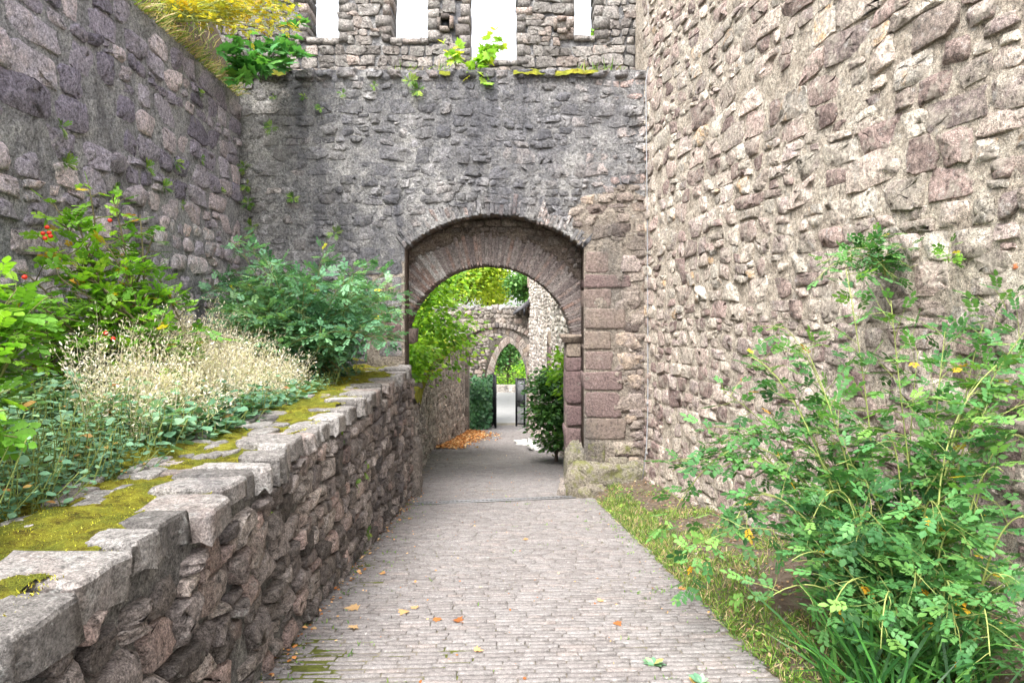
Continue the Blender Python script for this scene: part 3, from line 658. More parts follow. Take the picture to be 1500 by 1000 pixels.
masonry(FP, cells, M['parapet'], gw, rng, relief=.022, gap=.012, name='parapet_stone', keep=160, kk=(.25, .55), jit=.08, rough=1.6)
# squared stones framing each crenel, wrapping round into its reveals
for a, b, y in op:
    for X, s in ((X_(a), -1), (X_(b), 1)):
        z = Z_(y)-.05
        while z < 8.2:
            h = rng.uniform(.12, .24); L = rng.uniform(.14, .28)
            V, F = box((X+s*(L/2-.012), PY+.285, z+h/2), (L, .62, h-.008)); V = V+rng.normal(0, .010, V.shape)
            t = rt(rng); obj('jamb_stone', V, F, M['parapet'], gw, t, False); z += h
    x = X_(a)
    while x < X_(b)-.06:
        L = min(rng.uniform(.2, .34), X_(b)-x); V, F = box((x+L/2, PY+.285, Z_(y)-.035), (L-.006, .62, .1)); V = V+rng.normal(0, .008, V.shape)
        obj('sill_stone', V, F, M['parapet'], gw, rt(rng), False); x += L
for hx, hy in ((652, 35), (823, 38)):                     # square putlog holes, framed by four stones
    for dx, dz, sx, sz in ((-.115, 0, .07, .2), (.115, 0, .07, .2), (0, .115, .16, .07), (0, -.115, .16, .07)):
        V, F = box((X_(hx)+dx, PY-.01, Z_(hy)+dz), (sx, .12, sz)); obj('hole_stone', V+rng.normal(0, .012, V.shape), F, M['lane'], gw, rt(rng), False)
    V, F = box((X_(hx), PY+.035, Z_(hy)), (.16, .02, .16)); obj('hole_shade_plate', V, F, M['iron'], gw, None, False)  # flat dark plate painting the shade inside the uncut hole

# ------------------------------------------------------------------ retaining garden wall
rng = np.random.default_rng(24)
FT = Fr((-1.70, 11.5, 0), (.0263, -1, 0), (0, 0, 1), (1, .0263, 0))
rw = empty('garden_wall', (-1.75, 6, -.9), 'low rubble retaining wall with mossy top running along the left of the path', 'wall')
RT = .70
def rbot(u): return zp(11.5-np.asarray(u))-.12
def ht(u, v): return -.024+.03*(fbm(u*3, v*3, 41, 4)-.47)+.014*(fbm(u*18, v*18, 42, 3)-.5)+np.clip((rbot(u)+.45-v)/.4, 0, 1)*.05
sheet('mortar', FT, -.1, 11.5, -1.75, RT-.05, .028, ht, M['ret_m'], rw, ok=lambda u, v: v > rbot(u)-.05)
V, F = slab_poly([(-.1, -1.9), (14, -1.9), (14, RT-.1), (-.1, RT-.1)], FT, -.75, -.11); obj('wall_core', V, F, M['ret_m'], rw, A([.5, .5, .5]), False)
cells = rubble(-.05, 11, -1.7, RT-.10, .09, .19, (.9, 2.2), rng=rng, seed=23, split=.2, ok=lambda u, v: v > rbot(u)+.02 and v < RT-.07)
cells = [q for q in cells if rng.random() > .04]
masonry(FT, cells, M['ret'], rw, rng, relief=.05, gap=.022, keep=300, kk=(.22, .55), jit=.075)
# capstones: front row with thick irregular edges, inner row flush in the moss
FC = Fr((-1.70, 11.5, RT), (.0263, -1, 0), (-1, -.0263, 0), (0, 0, 1))
u = -.05
while u < 11.4:
    L = rng.uniform(.14, .38); D = rng.uniform(.17, .48); th = rng.uniform(.09, .16); f = rng.uniform(-.08, .0); dz = rng.normal(0, .016)
    q = A([[u, f+rng.normal(0, .02)], [u, D], [u+L, D*rng.uniform(.8, 1.1)], [u+L, f+rng.normal(0, .02)]])[::-1]
    V, F, _ = stone(q, .03, rng, .03, 20, depth=th, kk=(.25, .55), jit=.06, flat=True, rough=2.2, rings=(1.0, .95, .8, .5))
    V[:20, :2] = V[:20, :2]*1.0+rng.normal(0, .014, (20, 2)); V[:20, 2] += rng.normal(0, .012, 20); V[:, 2] += dz
    t = rt(rng); obj('capstone', FC.P(V), F, M['cap'], rw, t, True, None, None, rim(20, 4, (1, 2))); u += L+.012
for k in range(190):
    u, v = rng.uniform(0, 11), rng.uniform(.3, .84); L, D = rng.uniform(.10, .36), rng.uniform(.09, .24)
    V, F, _ = stone(A([[u, v], [u+L, v], [u+L, v+D], [u, v+D]]), .02, rng, .01, 14, depth=.08, kk=(.4, .8), jit=.08, flat=True)
    V[:, 2] += rng.uniform(-.03, .006); obj('top_stone', FC.P(V), F, M['cap'], rw, rt(rng))
def hm(u, v): return -.04+.06*fbm(u*5, v*5, 51, 4)+.022*fbm(u*26, v*26, 52, 3)+.04*np.clip((fbm(u*1.6, v*2.2, 53, 3)-.42)*5, 0, 1)
sheet('moss', FC, 0, 11.4, -.03, .95, .018, hm, M['moss'], rw, ok=lambda u, v: (v > .06+.12*fbm(u*4, u*0, 54)), kind='stuff')

# ------------------------------------------------------------------ right-hand details on the big wall
for (x, y, Z, r_) in [(1085, 556, 8.0, .07), (1482, 390, 4.5, .055), (1252, 50, 6.2, .06)]:
    X = rw_x(Z); Zq = Z
    for _ in range(6): Zq = rw_x(Zq)/((x-750)/1000)
    p = px(x, y, Zq)
    rock('stone', p+A([.03, 0, 0]), (r_*.55, r_, r_*.5), M['orange'], wr, 2.2+x, (.5, .5, .5))
tb = tube([px(949, -40, 11.36), px(951, 90, 11.3), px(946, 120, 11.3), px(948, 300, 11.32), px(949, 480, 11.3), px(949, 600, 11.28), px(947, 655, 11.25), px(941, 702, 11.2)], .009, 6)
cb = MB(); cb.add(*tb); c_ = cb.build('cable', M['cable']); tag(c_, 'thin grey cable running down the corner between the two walls', 'cable', None, 'thing')
V, F = box(px(949, 591, 11.28), (.045, .03, .06)); obj('clip', V, F, M['steel'], c_, None, False)
V, F = box(px(947, 664, 11.24), (.04, .03, .04)); obj('clip', V, F, M['steel'], c_, None, False)

# drainage channel across the path, before the gate
dg = empty('drain_channel', (-.25, 10.9, float(zp(10.9))), 'narrow slotted steel drain channel crossing the paved path before the gate', 'drain')
d3 = A([*(DR1-DR0), 0]); L = np.linalg.norm(d3); d3 /= L; n3 = A([-d3[1], d3[0], 0])
def dp(s_, t_, h=0): q = A([*DR0, 0])+d3*s_+n3*t_; return A([q[0], q[1], float(zp(q[1]))+h])
for t_ in (-.085, .085):
    P = A([dp(0, t_, .003), dp(L, t_, .003)]); V, fs = tube(P, .012, 4); m_ = MB(); m_.add(V, fs); m_.build('rail', M['steel'], dg, False)
V = A([dp(0, -.08, -.03), dp(L, -.08, -.03), dp(L, .08, -.03), dp(0, .08, -.03)]); obj('trough', V, A([[0, 1, 2, 3]]), M['iron'], dg, None, False)
nbar = 38
for k in range(nbar):
    s_ = (k+.5)*L/nbar; a = dp(s_, -.078, .0); b = dp(s_, .078, .0); w_ = d3*.014
    V = A([a-w_, a+w_, b+w_, b-w_]); V = np.r_[V, V-A([0, 0, .018])]
    obj('slot_bar', V, A([[0, 1, 2, 3], [0, 4, 5, 1], [1, 5, 6, 2], [2, 6, 7, 3], [3, 7, 4, 0]]), M['steel'], dg, None, False)

# ------------------------------------------------------------------ the lane beyond the gate
rng = np.random.default_rng(31)
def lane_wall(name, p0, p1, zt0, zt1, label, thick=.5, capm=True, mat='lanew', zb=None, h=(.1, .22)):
    p0, p1 = A(p0, float), A(p1, float); L = np.linalg.norm(p1-p0); d = (p1-p0)/L
    e = empty(name, (*((p0+p1)/2), float(zp((p0[1]+p1[1])/2))), label, 'wall')
    N = (d[1], -d[0], 0); fr = Fr((*p0, 0), (*d, 0), (0, 0, 1), N)
    top = lambda u: lerp(zt0, zt1, u/L); bot = lambda u: zp(p0[1]+d[1]*u)-.2 if zb is None else zb
    pts = [(0, float(bot(0))), (L, float(bot(L))), (L, zt1), (0, zt0)]
    V, F = slab_poly(pts, fr, -thick, -.03); obj('wall_core', V, F, M[mat+'_m'], e, A([.5, .5, .5]), False)
    sheet('mortar', fr, 0, L, min(bot(0), bot(L)), max(zt0, zt1), .07, lambda u, v: .004+.04*(fbm(u*2.5, v*3, 61, 5)-.47), M[mat+'_m'], e, ok=lambda u, v: (v < top(u)) & (v > np.asarray(bot(u))-.05))
    cells = rubble(0, L, min(bot(0), bot(L)), max(zt0, zt1), h[0], h[1], (.8, 2.2), rng=rng, seed=int(p0[1]*7), split=.15, ok=lambda u, v: bot(u) < v < top(u)+.03 and -.03 < u < L+.03)
    masonry(fr, cells, M[mat], e, rng, relief=.05, gap=.02, keep=40, kk=(.28, .6), jit=.08, n=(12, 8), rough=1.4)
    return e, fr, L, top
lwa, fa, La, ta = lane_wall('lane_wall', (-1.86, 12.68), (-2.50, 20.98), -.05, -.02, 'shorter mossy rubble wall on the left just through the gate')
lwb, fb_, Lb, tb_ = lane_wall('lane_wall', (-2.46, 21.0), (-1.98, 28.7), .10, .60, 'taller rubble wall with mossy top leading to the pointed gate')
for k in range(13):                                    # squared stones on the near end of the taller wall
    z = -2.75+k*.215; V, F = box((-2.72, 20.96, z+.1), (.5, .14, .2)); obj('quoin', V+rng.normal(0, .014, V.shape), F, M['lane'], lwb, rt(rng), False)
for (e, fr, L, tp, sd_) in ((lwa, fa, La, ta, 71), (lwb, fb_, Lb, tb_, 72)):
    fm = lambda u, v: np.clip(tp(u)+.03+.10*fbm(u*3, v*3, sd_, 4)-.03*np.abs(v)*0, -9, 9)
    nu = int(L/.05); u, v = np.meshgrid(np.linspace(0, L, nu), np.linspace(-.55, .09, 15))
    hgt = fm(u, v)-np.clip((v-.03)/.06, 0, 1)**2*(.1+.5*np.clip(fbm(u*1.3, v*0, sd_+1)-.35, 0, 1))
    V = fr.P(np.stack([u, hgt, v], -1).reshape(-1, 3)); i = (np.arange(14)[:, None]*nu+np.arange(nu-1)[None]).ravel()
    obj('moss', V, np.stack([i, i+1, i+nu+1, i+nu], -1), M['moss'], e, A([.5, .5, .5]), True, 'stuff')
    for k in range(14):
        s_ = rng.uniform(0, L); rock('top_stone', fr.P([s_, tp(s_)+.07, rng.uniform(-.4, -.05)]), (rng.uniform(.1, .2), rng.uniform(.12, .25), .07), M['cap'], e, k*1.7+s_, rt(rng))

def pointed(cx, hw_, zs, za, n=14):
    """points of a two-centred pointed arch, left spring to right spring"""
    rise = za-zs; r_ = (hw_*hw_+rise*rise)/(2*hw_); c = cx-hw_+r_; a1 = math.atan2(rise, cx-c)
    Lp = [(c+r_*math.cos(a), zs+r_*math.sin(a)) for a in np.linspace(math.pi, a1, n)]
    Lp = [(.4*p[0]+.6*(cx-hw_*math.cos(t)), .4*p[1]+.6*(zs+rise*math.sin(t)**.92)) for p, t in zip(Lp, np.linspace(0, math.pi/2, n))]
    return Lp+[(2*cx-p[0], p[1]) for p in Lp[-2::-1]]
def arch_wall(name, Y, x0, x1, zt, cx, hw_, zs, za, zb, thick, label, mat, seed, vo=26, vl=.3, tilt=0.):
    e = empty(name, (cx, Y, zb), label, 'archway'); fr = Fr((0, Y, 0), (1, 0, 0), (0, 0, 1), (0, -1, 0))
    ar = pointed(cx, hw_, zs, za)
    pts = [(x0, zb-.3), (cx-hw_, zb-.3)]+ar+[(cx+hw_, zb-.3), (x1, zb-.3), (x1, zt), (x0, zt)]
    V, F = slab_poly(pts, fr, -thick, -.03); obj('wall_core', V, F, M[mat+'_m'], e, A([.5, .5, .5]), False)
    P = A(ar); seg = np.linalg.norm(np.diff(P, axis=0), axis=1); S_ = np.r_[0, np.cumsum(seg)]
    at = lambda s_: A([np.interp(s_, S_, P[:, 0]), np.interp(s_, S_, P[:, 1])])
    ctr = A([cx, zs-.1])
    for k in range(vo):
        a, b = at(S_[-1]*k/vo), at(S_[-1]*(k+1)/vo)
        oa_, ob_ = a+(a-ctr)/np.linalg.norm(a-ctr)*vl, b+(b-ctr)/np.linalg.norm(b-ctr)*vl
        V, F, _ = stone(A([a, b, ob_, oa_])[::-1], .03, rng, .012, 12, depth=.2, kk=(.12, .25), jit=.02, flat=True); t = rt(rng)
        obj('voussoir', fr.P(V), F, M['lane'] if k % 3 else M['quoin'], e, A([.3+.6*t[0], .5+.3*t[1], t[2]]))
    for s_ in (-1, 1):
        z = zb-.1
        while z < zs-.05:
            h = min(rng.uniform(.3, .5), zs-z); xa = cx+s_*hw_; xb = xa+s_*rng.uniform(.25, .36)
            q = A([[min(xa, xb), z], [max(xa, xb), z], [max(xa, xb), z+h], [min(xa, xb), z+h]])
            V, F, _ = stone(q, .03, rng, .015, 14, depth=.25, kk=(.12, .2), jit=.015, flat=True); obj('jamb_stone', fr.P(V), F, M['quoin'] if rng.random() < .3 else M['lane'], e, rt(rng)); z += h
    def ok(u, v):
        if u < x0 or u > x1 or v > zt: return False
        if abs(u-cx) < hw_+vl*1.1 and v < zs: return False
        return v < zs or np.min(np.hypot(P[:, 0]-u, P[:, 1]-v)) > vl and not (abs(u-cx) < hw_ and v < za-(abs(u-cx)/hw_)**1.6*(za-zs))
    cells = rubble(x0, x1, zb, zt+.1, .12, .24, (.9, 2.3), rng=rng, seed=seed, ok=ok, split=.15)
    masonry(fr, cells, M[mat], e, rng, relief=.05, gap=.02, keep=60, n=(12, 9), kk=(.28, .6), jit=.08)
    return e, fr
ag, fg1 = arch_wall('gatehouse_arch', 29.0, -3.4, .74, 1.72, -.62, 1.24, -.85, .72, -3.5, .9, 'pale rubble wall with wide pointed archway and overgrown top midway down the lane', 'lane', 41)
oring = arc(-.62, -1.5, 2.42, math.radians(143), math.radians(52), 26)      # relieving arch standing proud above the pointed one
for (a, b) in zip(oring[:-1], oring[1:]):
    c = A([-.62, -1.5]); f = lambda p, k: A(c)+(A(p)-c)*k
    V, F, _ = stone(A([f(a, 1), f(b, 1), f(b, 1.09), f(a, 1.09)])[::-1], .14, rng, .01, 10, depth=.1, kk=(.15, .3), jit=.02, flat=True)
    obj('hood_stone', fg1.P(V), F, M['lane'], ag, rt(rng))
for k in range(16):
    s_ = -3.3+k*.26+rng.uniform(-.05, .05); rock('top_stone', (s_, 29.3, 1.74), (rng.uniform(.13, .22), .3, rng.uniform(.08, .2)), M['cap'], ag, k*2.1, rt(rng))
ao, fo = arch_wall('outer_gate_arch', 33.0, -3.2, 1.6, 1.2, -.10, .80, -1.9, .07, -4.0, .7, 'inner pointed sandstone arch holding the open iron gate', 'lane', 43, vl=.4)
# tall building on the right of the lane
rb, frb, Lr, tr2 = lane_wall('stone_building', (.74, 28.98), (1.80, 12.75), 6.2, 6.2, 'tall grey rubble building wall with lancet slits on the right of the lane', zb=-4.0, h=(.1, .2))
rb['category'] = 'building'
frr = Fr((.74, 28.98, 0), (1.06, -16.23, 0), (0, 0, 1), (-16.23, -1.06, 0))
for k in range(20):
    z = -3.6+k*.48; V, F = box((.92, 28.97, z+.22), (.4+.12*(k % 2), .12, .45)); obj('quoin', V+rng.normal(0, .015, V.shape), F, M['quoin'], rb, A([.5+.4*rng.random(), .8, rng.random()]), False)
for (s_, z0, z1, wdt) in ((7.5, -.9, .85, .34), (3.2, -2.1, -1.1, .25)):
    P = [(s_-wdt/2, z0), (s_+wdt/2, z0), (s_+wdt/2, z1-.3), (s_, z1), (s_-wdt/2, z1-.3)]
    V, F = slab_poly(P, frr, -.02, .055); wn = obj('window', V, F, M['iron'], rb, None, False)
    for (u0_, u1_, a0_, a1_) in ((s_-wdt/2-.13, s_-wdt/2, z0, z1-.3), (s_+wdt/2, s_+wdt/2+.13, z0, z1-.3), (s_-wdt/2-.13, s_+wdt/2+.13, z0-.14, z0), ):
        V, F, _ = stone(A([[u0_, a0_], [u1_, a0_], [u1_, a1_], [u0_, a1_]]), .10, rng, .0, 12, depth=.1, kk=(.1, .15), jit=.01, flat=True); obj('frame_stone', frr.P(V), F, M['quoin'], wn, rt(rng))
    for s2 in (-1, 1):
        V, F, _ = stone(A([[s_+s2*(wdt/2+.13), z1-.32], [s_+s2*wdt/2, z1-.3], [s_, z1], [s_, z1+.18]])[::s2], .10, rng, .0, 12, depth=.1, kk=(.1, .15), jit=.01, flat=True); obj('frame_stone', frr.P(V), F, M['quoin'], wn, rt(rng))
# slate-grey roof sheet with bracket at the corner of the building
rs = empty('roof_sheet', px(764, 450, 28.6), 'dark slate-grey roof sheet jutting out above the pointed archway', 'roof')
a, b = px(752, 457, 28.4), px(776, 437, 28.4)
V = []
for dy in (0, .5):
    for p, dz in ((a, 0), (b, 0), (b, -.28), (a, -.13)): V.append(p+A([0, dy, dz]))
obj('sheet', A(V), A([[0, 1, 2, 3], [7, 6, 5, 4], [0, 4, 5, 1], [1, 5, 6, 2], [2, 6, 7, 3], [3, 7, 4, 0]]), M['slate'], rs, None, False)
V, F = box(px(768, 457, 28.5), (.07, .4, .3)); obj('bracket', V, F, M['iron'], rs, None, False)
# iron gate leaves standing open
def gate_leaf(p0, p1, z0, z1, label, nb_, panel):
    e = empty('gate_leaf', (*p0, z0), label, 'gate', 'open iron gate leaves'); p0, p1 = A(p0, float), A(p1, float)
    P = lambda t, z: A([*lerp(p0, p1, t), z])
    for (t0, za, t1, zb_) in ((0, z0, 0, z1), (1, z0, 1, z1)):
        m_ = MB(); m_.add(*tube([P(t0, za), P(t1, zb_)], .055, 6)); m_.build('post', M['iron'], e, False)
    for z in (z0+.12, lerp(z0, z1, .52), z1-.05):
        m_ = MB(); m_.add(*tube([P(0, z), P(1, z)], .035, 4)); m_.build('rail', M['iron'], e, False)
    for k in range(nb_):
        m_ = MB(); m_.add(*tube([P((k+1)/(nb_+1), z0+.1), P((k+1)/(nb_+1), z1)], .014, 4)); m_.build('bar', M['iron'], e, False)
    if panel:
        d = (p1-p0)/np.linalg.norm(p1-p0); n_ = A([-d[1], d[0], 0])*.012
        q = A([P(.1, lerp(z0, z1, .4)), P(.9, lerp(z0, z1, .4)), P(.9, z1-.1), P(.1, z1-.1)])+A([0, .03, 0])
        V = np.r_[q-n_, q+n_]; obj('panel', V, A([[0, 1, 2, 3], [7, 6, 5, 4], [0, 4, 5, 1], [1, 5, 6, 2], [2, 6, 7, 3], [3, 7, 4, 0]]), M['panel'], e, None, False)
        V, F = box(P(.08, lerp(z0, z1, .5)), (.08, .08, .2)); obj('lock', V, F, M['iron'], e, None, False)
gate_leaf((-.93, 32.9), (-.76, 31.6), -3.85, -1.35, 'black iron gate leaf seen edge-on beside the ivy', 6, False)
gate_leaf((.60, 32.45), (.21, 32.6), -3.85, -1.55, 'black iron gate leaf with pale grey upper panel beside the building', 7, True)
# lantern on a bracket at the end of the left lane wall
Lc = px(671, 514, 27.0)
ln = empty('wall_lantern', Lc, 'small black wall lantern on a bracket over the left lane wall', 'lantern')
m_ = MB(); m_.add(*tube([Lc+A([-.28, 0, .30]), Lc+A([-.1, 0, .36]), Lc+A([0, 0, .33]), Lc+A([0, 0, .25])], .025, 6)); m_.build('bracket', M['iron'], ln)
def frus(c, r0, r1, z0, z1, n=6):
    a = np.arange(n)*2*math.pi/n+.5; V = np.r_[np.c_[r0*np.cos(a), r0*np.sin(a), np.full(n, z0)], np.c_[r1*np.cos(a), r1*np.sin(a), np.full(n, z1)]]+c
    i = np.arange(n); j = (i+1) % n; return V, [np.stack([i, j, j+n, i+n], -1), A([list(i[::-1]), list(i+n)])]
for nm, (r0, r1, z0, z1), mt in (('roof', (.2, .04, .1, .26), 'iron'), ('glass', (.10, .16, -.22, .1), 'glass'), ('foot', (.05, .11, -.3, -.22), 'iron')):
    V, F = frus(Lc, r0, r1, z0, z1); obj(nm, V, F, M[mt], ln, None, False)
for k in range(6):
    a = k*math.pi/3+.5; m_ = MB(); m_.add(*tube([Lc+A([.105*math.cos(a), .105*math.sin(a), -.22]), Lc+A([.165*math.cos(a), .165*math.sin(a), .1])], .012, 4)); m_.build('glazing_bar', M['iron'], ln)
# pale slabs at the right edge of the lane
e = rock('stone_slab', px(771, 651, 24)+A([0, 0, .02]), (.42, .5, .12), M['white'], None, 4.4, (.5, .6, .5)); tag(e, 'flat pale stone slab lying at the lane edge before the gate', 'slab', None, 'thing')
c = px(786, 655, 21.5); V, F = box((0, 0, 0), (.62, 1.2, .09)); th = .55
Rm = A([[math.cos(th), 0, math.sin(th)], [0, 1, 0], [-math.sin(th), 0, math.cos(th)]]); e = obj('stone_slab', V@Rm.T+c, F, M['white'], None, None, False)
tag(e, 'pale slab propped on its side against the dark bush in the lane', 'slab', None, 'thing')
# low wall across the road
lane_wall('roadside_wall', (-6, 46.8), (6, 46.8), -3.45, -3.45, 'low pale wall along the far side of the road beyond the gate', zb=-4.1, h=(.14, .26))

# ------------------------------------------------------------------ plants: templates and growth
def leaflet(w_=.3, fold=.08, curl=.06):
    V = A([[0, 0, 0], [-w_, .40, .0], [w_, .40, .0], [-w_*.72, .74, -curl], [w_*.72, .74, -curl], [0, 1, -curl*2.2], [0, .40, -fold], [0, .74, -fold*.8-curl]])
    F = A([[0, 6, 1], [0, 2, 6], [6, 7, 3], [6, 3, 1], [6, 2, 4], [6, 4, 7], [7, 5, 3], [7, 4, 5]]); return V, F
def compound(pairs=3, sz=.40, w_=.32, drop=.12):
    V, F, n = [], [], 0
    lv, lf = leaflet(w_)
    for k in range(pairs+1):
        y = .30+k*(.70-sz*.35)/pairs if pairs else .3
        for s_ in ((-1, 1) if k < pairs else (0,)):
            a = s_*1.05; sc = sz*(.72+.14*k) if s_ else sz*1.05
            Rz = A([[math.cos(a), math.sin(a), 0], [-math.sin(a), math.cos(a), 0], [0, 0, 1]])
            V.append((lv*sc)@Rz.T+A([0, y, -drop*y*y])); F.append(lf+n); n += 8
    V.append(A([[-.008, 0, 0], [.008, 0, 0], [.006, .8, -drop*.6], [-.006, .8, -drop*.6]])); F.append(A([[0, 1, 2], [0, 2, 3]])+n)
    return np.concatenate(V), np.concatenate(F)
def maple():
    o = [(0, 0), (.10, .08), (.36, .0), (.30, .18), (.56, .34), (.34, .42), (.40, .62), (.17, .60), (0, 1)]
    pts = o+[(-x, y) for x, y in o[-2:0:-1]]
    V = [[0, .34, .03]]+[[x, y, -.10*abs(x)-.06*y*y] for x, y in pts]; n = len(pts)
    return A(V), A([[0, 1+k, 1+(k+1) % n] for k in range(n)])
def bladet(bend=.5, w_=.05):
    P = []; 
    for t in (0, .4, .75): P += [[-w_*(1-t*.6), 0, 0], [w_*(1-t*.6), 0, 0]]
    P.append([0, 0, 0]); V = A(P)
    for k, t in enumerate((0, 0, .4, .4, .75, .75, 1)): V[k, 1] = bend*t*t; V[k, 2] = t*(1-.35*bend*t)
    return V, A([[0, 1, 3], [0, 3, 2], [2, 3, 5], [2, 5, 4], [4, 5, 6]])
def frame(D, Nn):
    D = D/(np.linalg.norm(D, axis=1)[:, None]+1e-9); X = np.cross(D, Nn); X /= np.linalg.norm(X, axis=1)[:, None]+1e-9
    return np.stack([X, D, np.cross(X, D)], -1)          # columns x, y, z
from mathutils import Matrix
LV = {}
def leaves(parent, mat, tm, P, Mx, sc, T, keep=0, name='leaf', rest='leaves'):
    P, sc, T = A(P), A(sc, float), A(T)
    if len(P): sc = np.where((T[:, 0] > .942) & (mat.name == 'rose_leaf'), sc*.62, sc)
    V0, F0 = tm; n = len(P)
    if not n: return
    order = np.argsort([-screen(P[k], sc[k]) for k in range(n)]); big = order[:keep]; rst = order[keep:]
    b = base(parent)
    for k in big:
        key = (mat.name, len(V0), round(float(V0[:, 0].max()), 3), int(T[k][0]*9.99), int(T[k][1]*2.99))
        if key not in LV: LV[key] = mesh('leaf', V0, F0, mat, A([(key[3]+.5)/10, (key[4]+.5)/3, .5]), False)
        o = bpy.data.objects.new(name, LV[key]); COL.objects.link(o); o.parent = parent
        m4 = Matrix.Identity(4)
        for i_ in range(3):
            for j_ in range(3): m4[i_][j_] = float(Mx[k][i_, j_]*sc[k])
            m4[i_][3] = float(P[k][i_]-b[i_])
        o.matrix_basis = m4
    if len(rst):
        m = len(V0); V = (np.einsum('nij,vj->nvi', Mx[rst]*sc[rst][:, None, None], V0)+P[rst][:, None]).reshape(-1, 3)
        F = (F0[None]+(np.arange(len(rst))*m)[:, None, None]).reshape(-1, F0.shape[1])
        return obj(rest, V, F, mat, parent, np.repeat(T[rst], m, 0), False, 'stuff' if keep else None)
def bez(a, b, c, n=12):
    t = np.linspace(0, 1, n)[:, None]; return (1-t)**2*A(a)+2*t*(1-t)*A(b)+t*t*A(c)
def unit(v): return v/(np.linalg.norm(v)+1e-9)
def grow(canes, rng, gap=.12, tl=.3, lg=.06, start=.2, droop=.25, side=.9, r0=.009):
    tubes, P, D, Nn = [], [], [], []
    for C in canes:
        seg = np.r_[0, np.cumsum(np.linalg.norm(np.diff(C, axis=0), axis=1))]; L = seg[-1]
        at = lambda s_: A([np.interp(s_, seg, C[:, k]) for k in range(3)])
        tubes.append((C, np.linspace(r0, r0*.35, len(C))))
        s_ = L*start
        while s_ < L:
            p = at(s_); tan = unit(at(min(L, s_+.03))-at(s_-.03)); f = s_/L
            d = unit(rng.normal(0, 1, 3)*A([1, 1, .55])+tan*.5+A([0, 0, .25])); ll = tl*rng.uniform(.4, 1.2)*(1.15-.6*f)
            q = [p]; dd = d.copy()
            for k in range(5): dd = unit(dd+A([0, 0, -droop*.25])+rng.normal(0, .12, 3)); q.append(q[-1]+dd*ll/5)
            q = A(q); tubes.append((q, np.linspace(r0*.4, r0*.18, 6)))
            m = max(2, int(ll/lg))
            for k in range(m):
                t = (k+.6)/m*5; i_ = min(4, int(t)); pp = lerp(q[i_], q[i_+1], t-i_); tt = unit(q[i_+1]-q[i_])
                sd_ = unit(np.cross(tt, A([0, 0, 1.]))+1e-6); dl = unit(tt*rng.uniform(.3, .8)+sd_*side*(1 if k % 2 else -1)+rng.normal(0, .25, 3)+A([0, 0, .05]))
                if k == m-1: dl = unit(tt+rng.normal(0, .2, 3))
                P.append(pp); D.append(dl); Nn.append(unit(A([0, 0, 1.])+rng.normal(0, .38, 3)))
            s_ += gap*rng.uniform(.5, 1.5)
    return tubes, A(P), A(D), A(Nn)
def stems(tubes, parent, mat, tint=(.8, .5, .5), n=4, keep=40, name='stem', minr=0):
    tubes = [t for t in tubes if np.max(t[1]) > minr]; mb = MB(); tubes.sort(key=lambda t: -np.max(t[1])); c = 0
    for k, (P, r_) in enumerate(tubes):
        if k < keep: m_ = MB(); m_.add(*tube(P, r_, 5), tint=A(tint)*A([rng.uniform(.7, 1.2), 1, 1])); m_.build(name, mat, parent)
        else: mb.add(*tube(P, r_, 3, False), tint=A(tint)*A([rng.uniform(.6, 1.25), 1, 1])); c += 1
    if c: mb.build('twigs', mat, parent, True, 'stuff')
def tints(n, rng, lo=0., hi=.9, yel=.04, P=None, sc=2.5):
    t = rng.random((n, 3)); t[:, 0] = lo+(hi-lo)*t[:, 0]
    if P is not None and n: t[:, 0] = np.clip(.55*t[:, 0]+.45*(lo+(hi-lo)*np.clip((fbm(P[:, 0]*sc+P[:, 1]*1.3, P[:, 2]*sc+P[:, 1]*.7, 3)-.25)*2, 0, 1)), lo, hi)
    y = rng.random(n) < yel; t[y, 0] = rng.uniform(.945, 1, y.sum()); return t
ROSE = compound(3, .40, .30); RUG = compound(3, .42, .34); LF = leaflet(.32); LF2 = leaflet(.42); MAP = maple(); IVY = maple()
def plant(name, loc, label, cat, canes, mat, tm, size, rng, keep=300, ok=None, yel=.04, lo=0., hi=.9, gap=.12, tl=.3, lg=.06, start=.2, droop=.25, r0=.009, stem_tint=(.8, .5, .5), group=None, keepstem=30, side=.9):
    e = empty(name, loc, label, cat, group)
    tb, P, D, Nn = grow(canes, rng, gap, tl, lg, start, droop, side, r0)
    k = A([ok is None or ok(p) for p in P], bool); P, D, Nn = P[k], D[k], Nn[k]
    if ok is not None: tb = [t for t in tb if ok(t[0][-1])]
    stems(tb, e, M['stem'], stem_tint, keep=keepstem)
    leaves(e, mat, tm, P, frame(D, Nn), rng.uniform(size[0], size[1], len(P)), tints(len(P), rng, lo, hi, yel, P), keep)
    return e, P

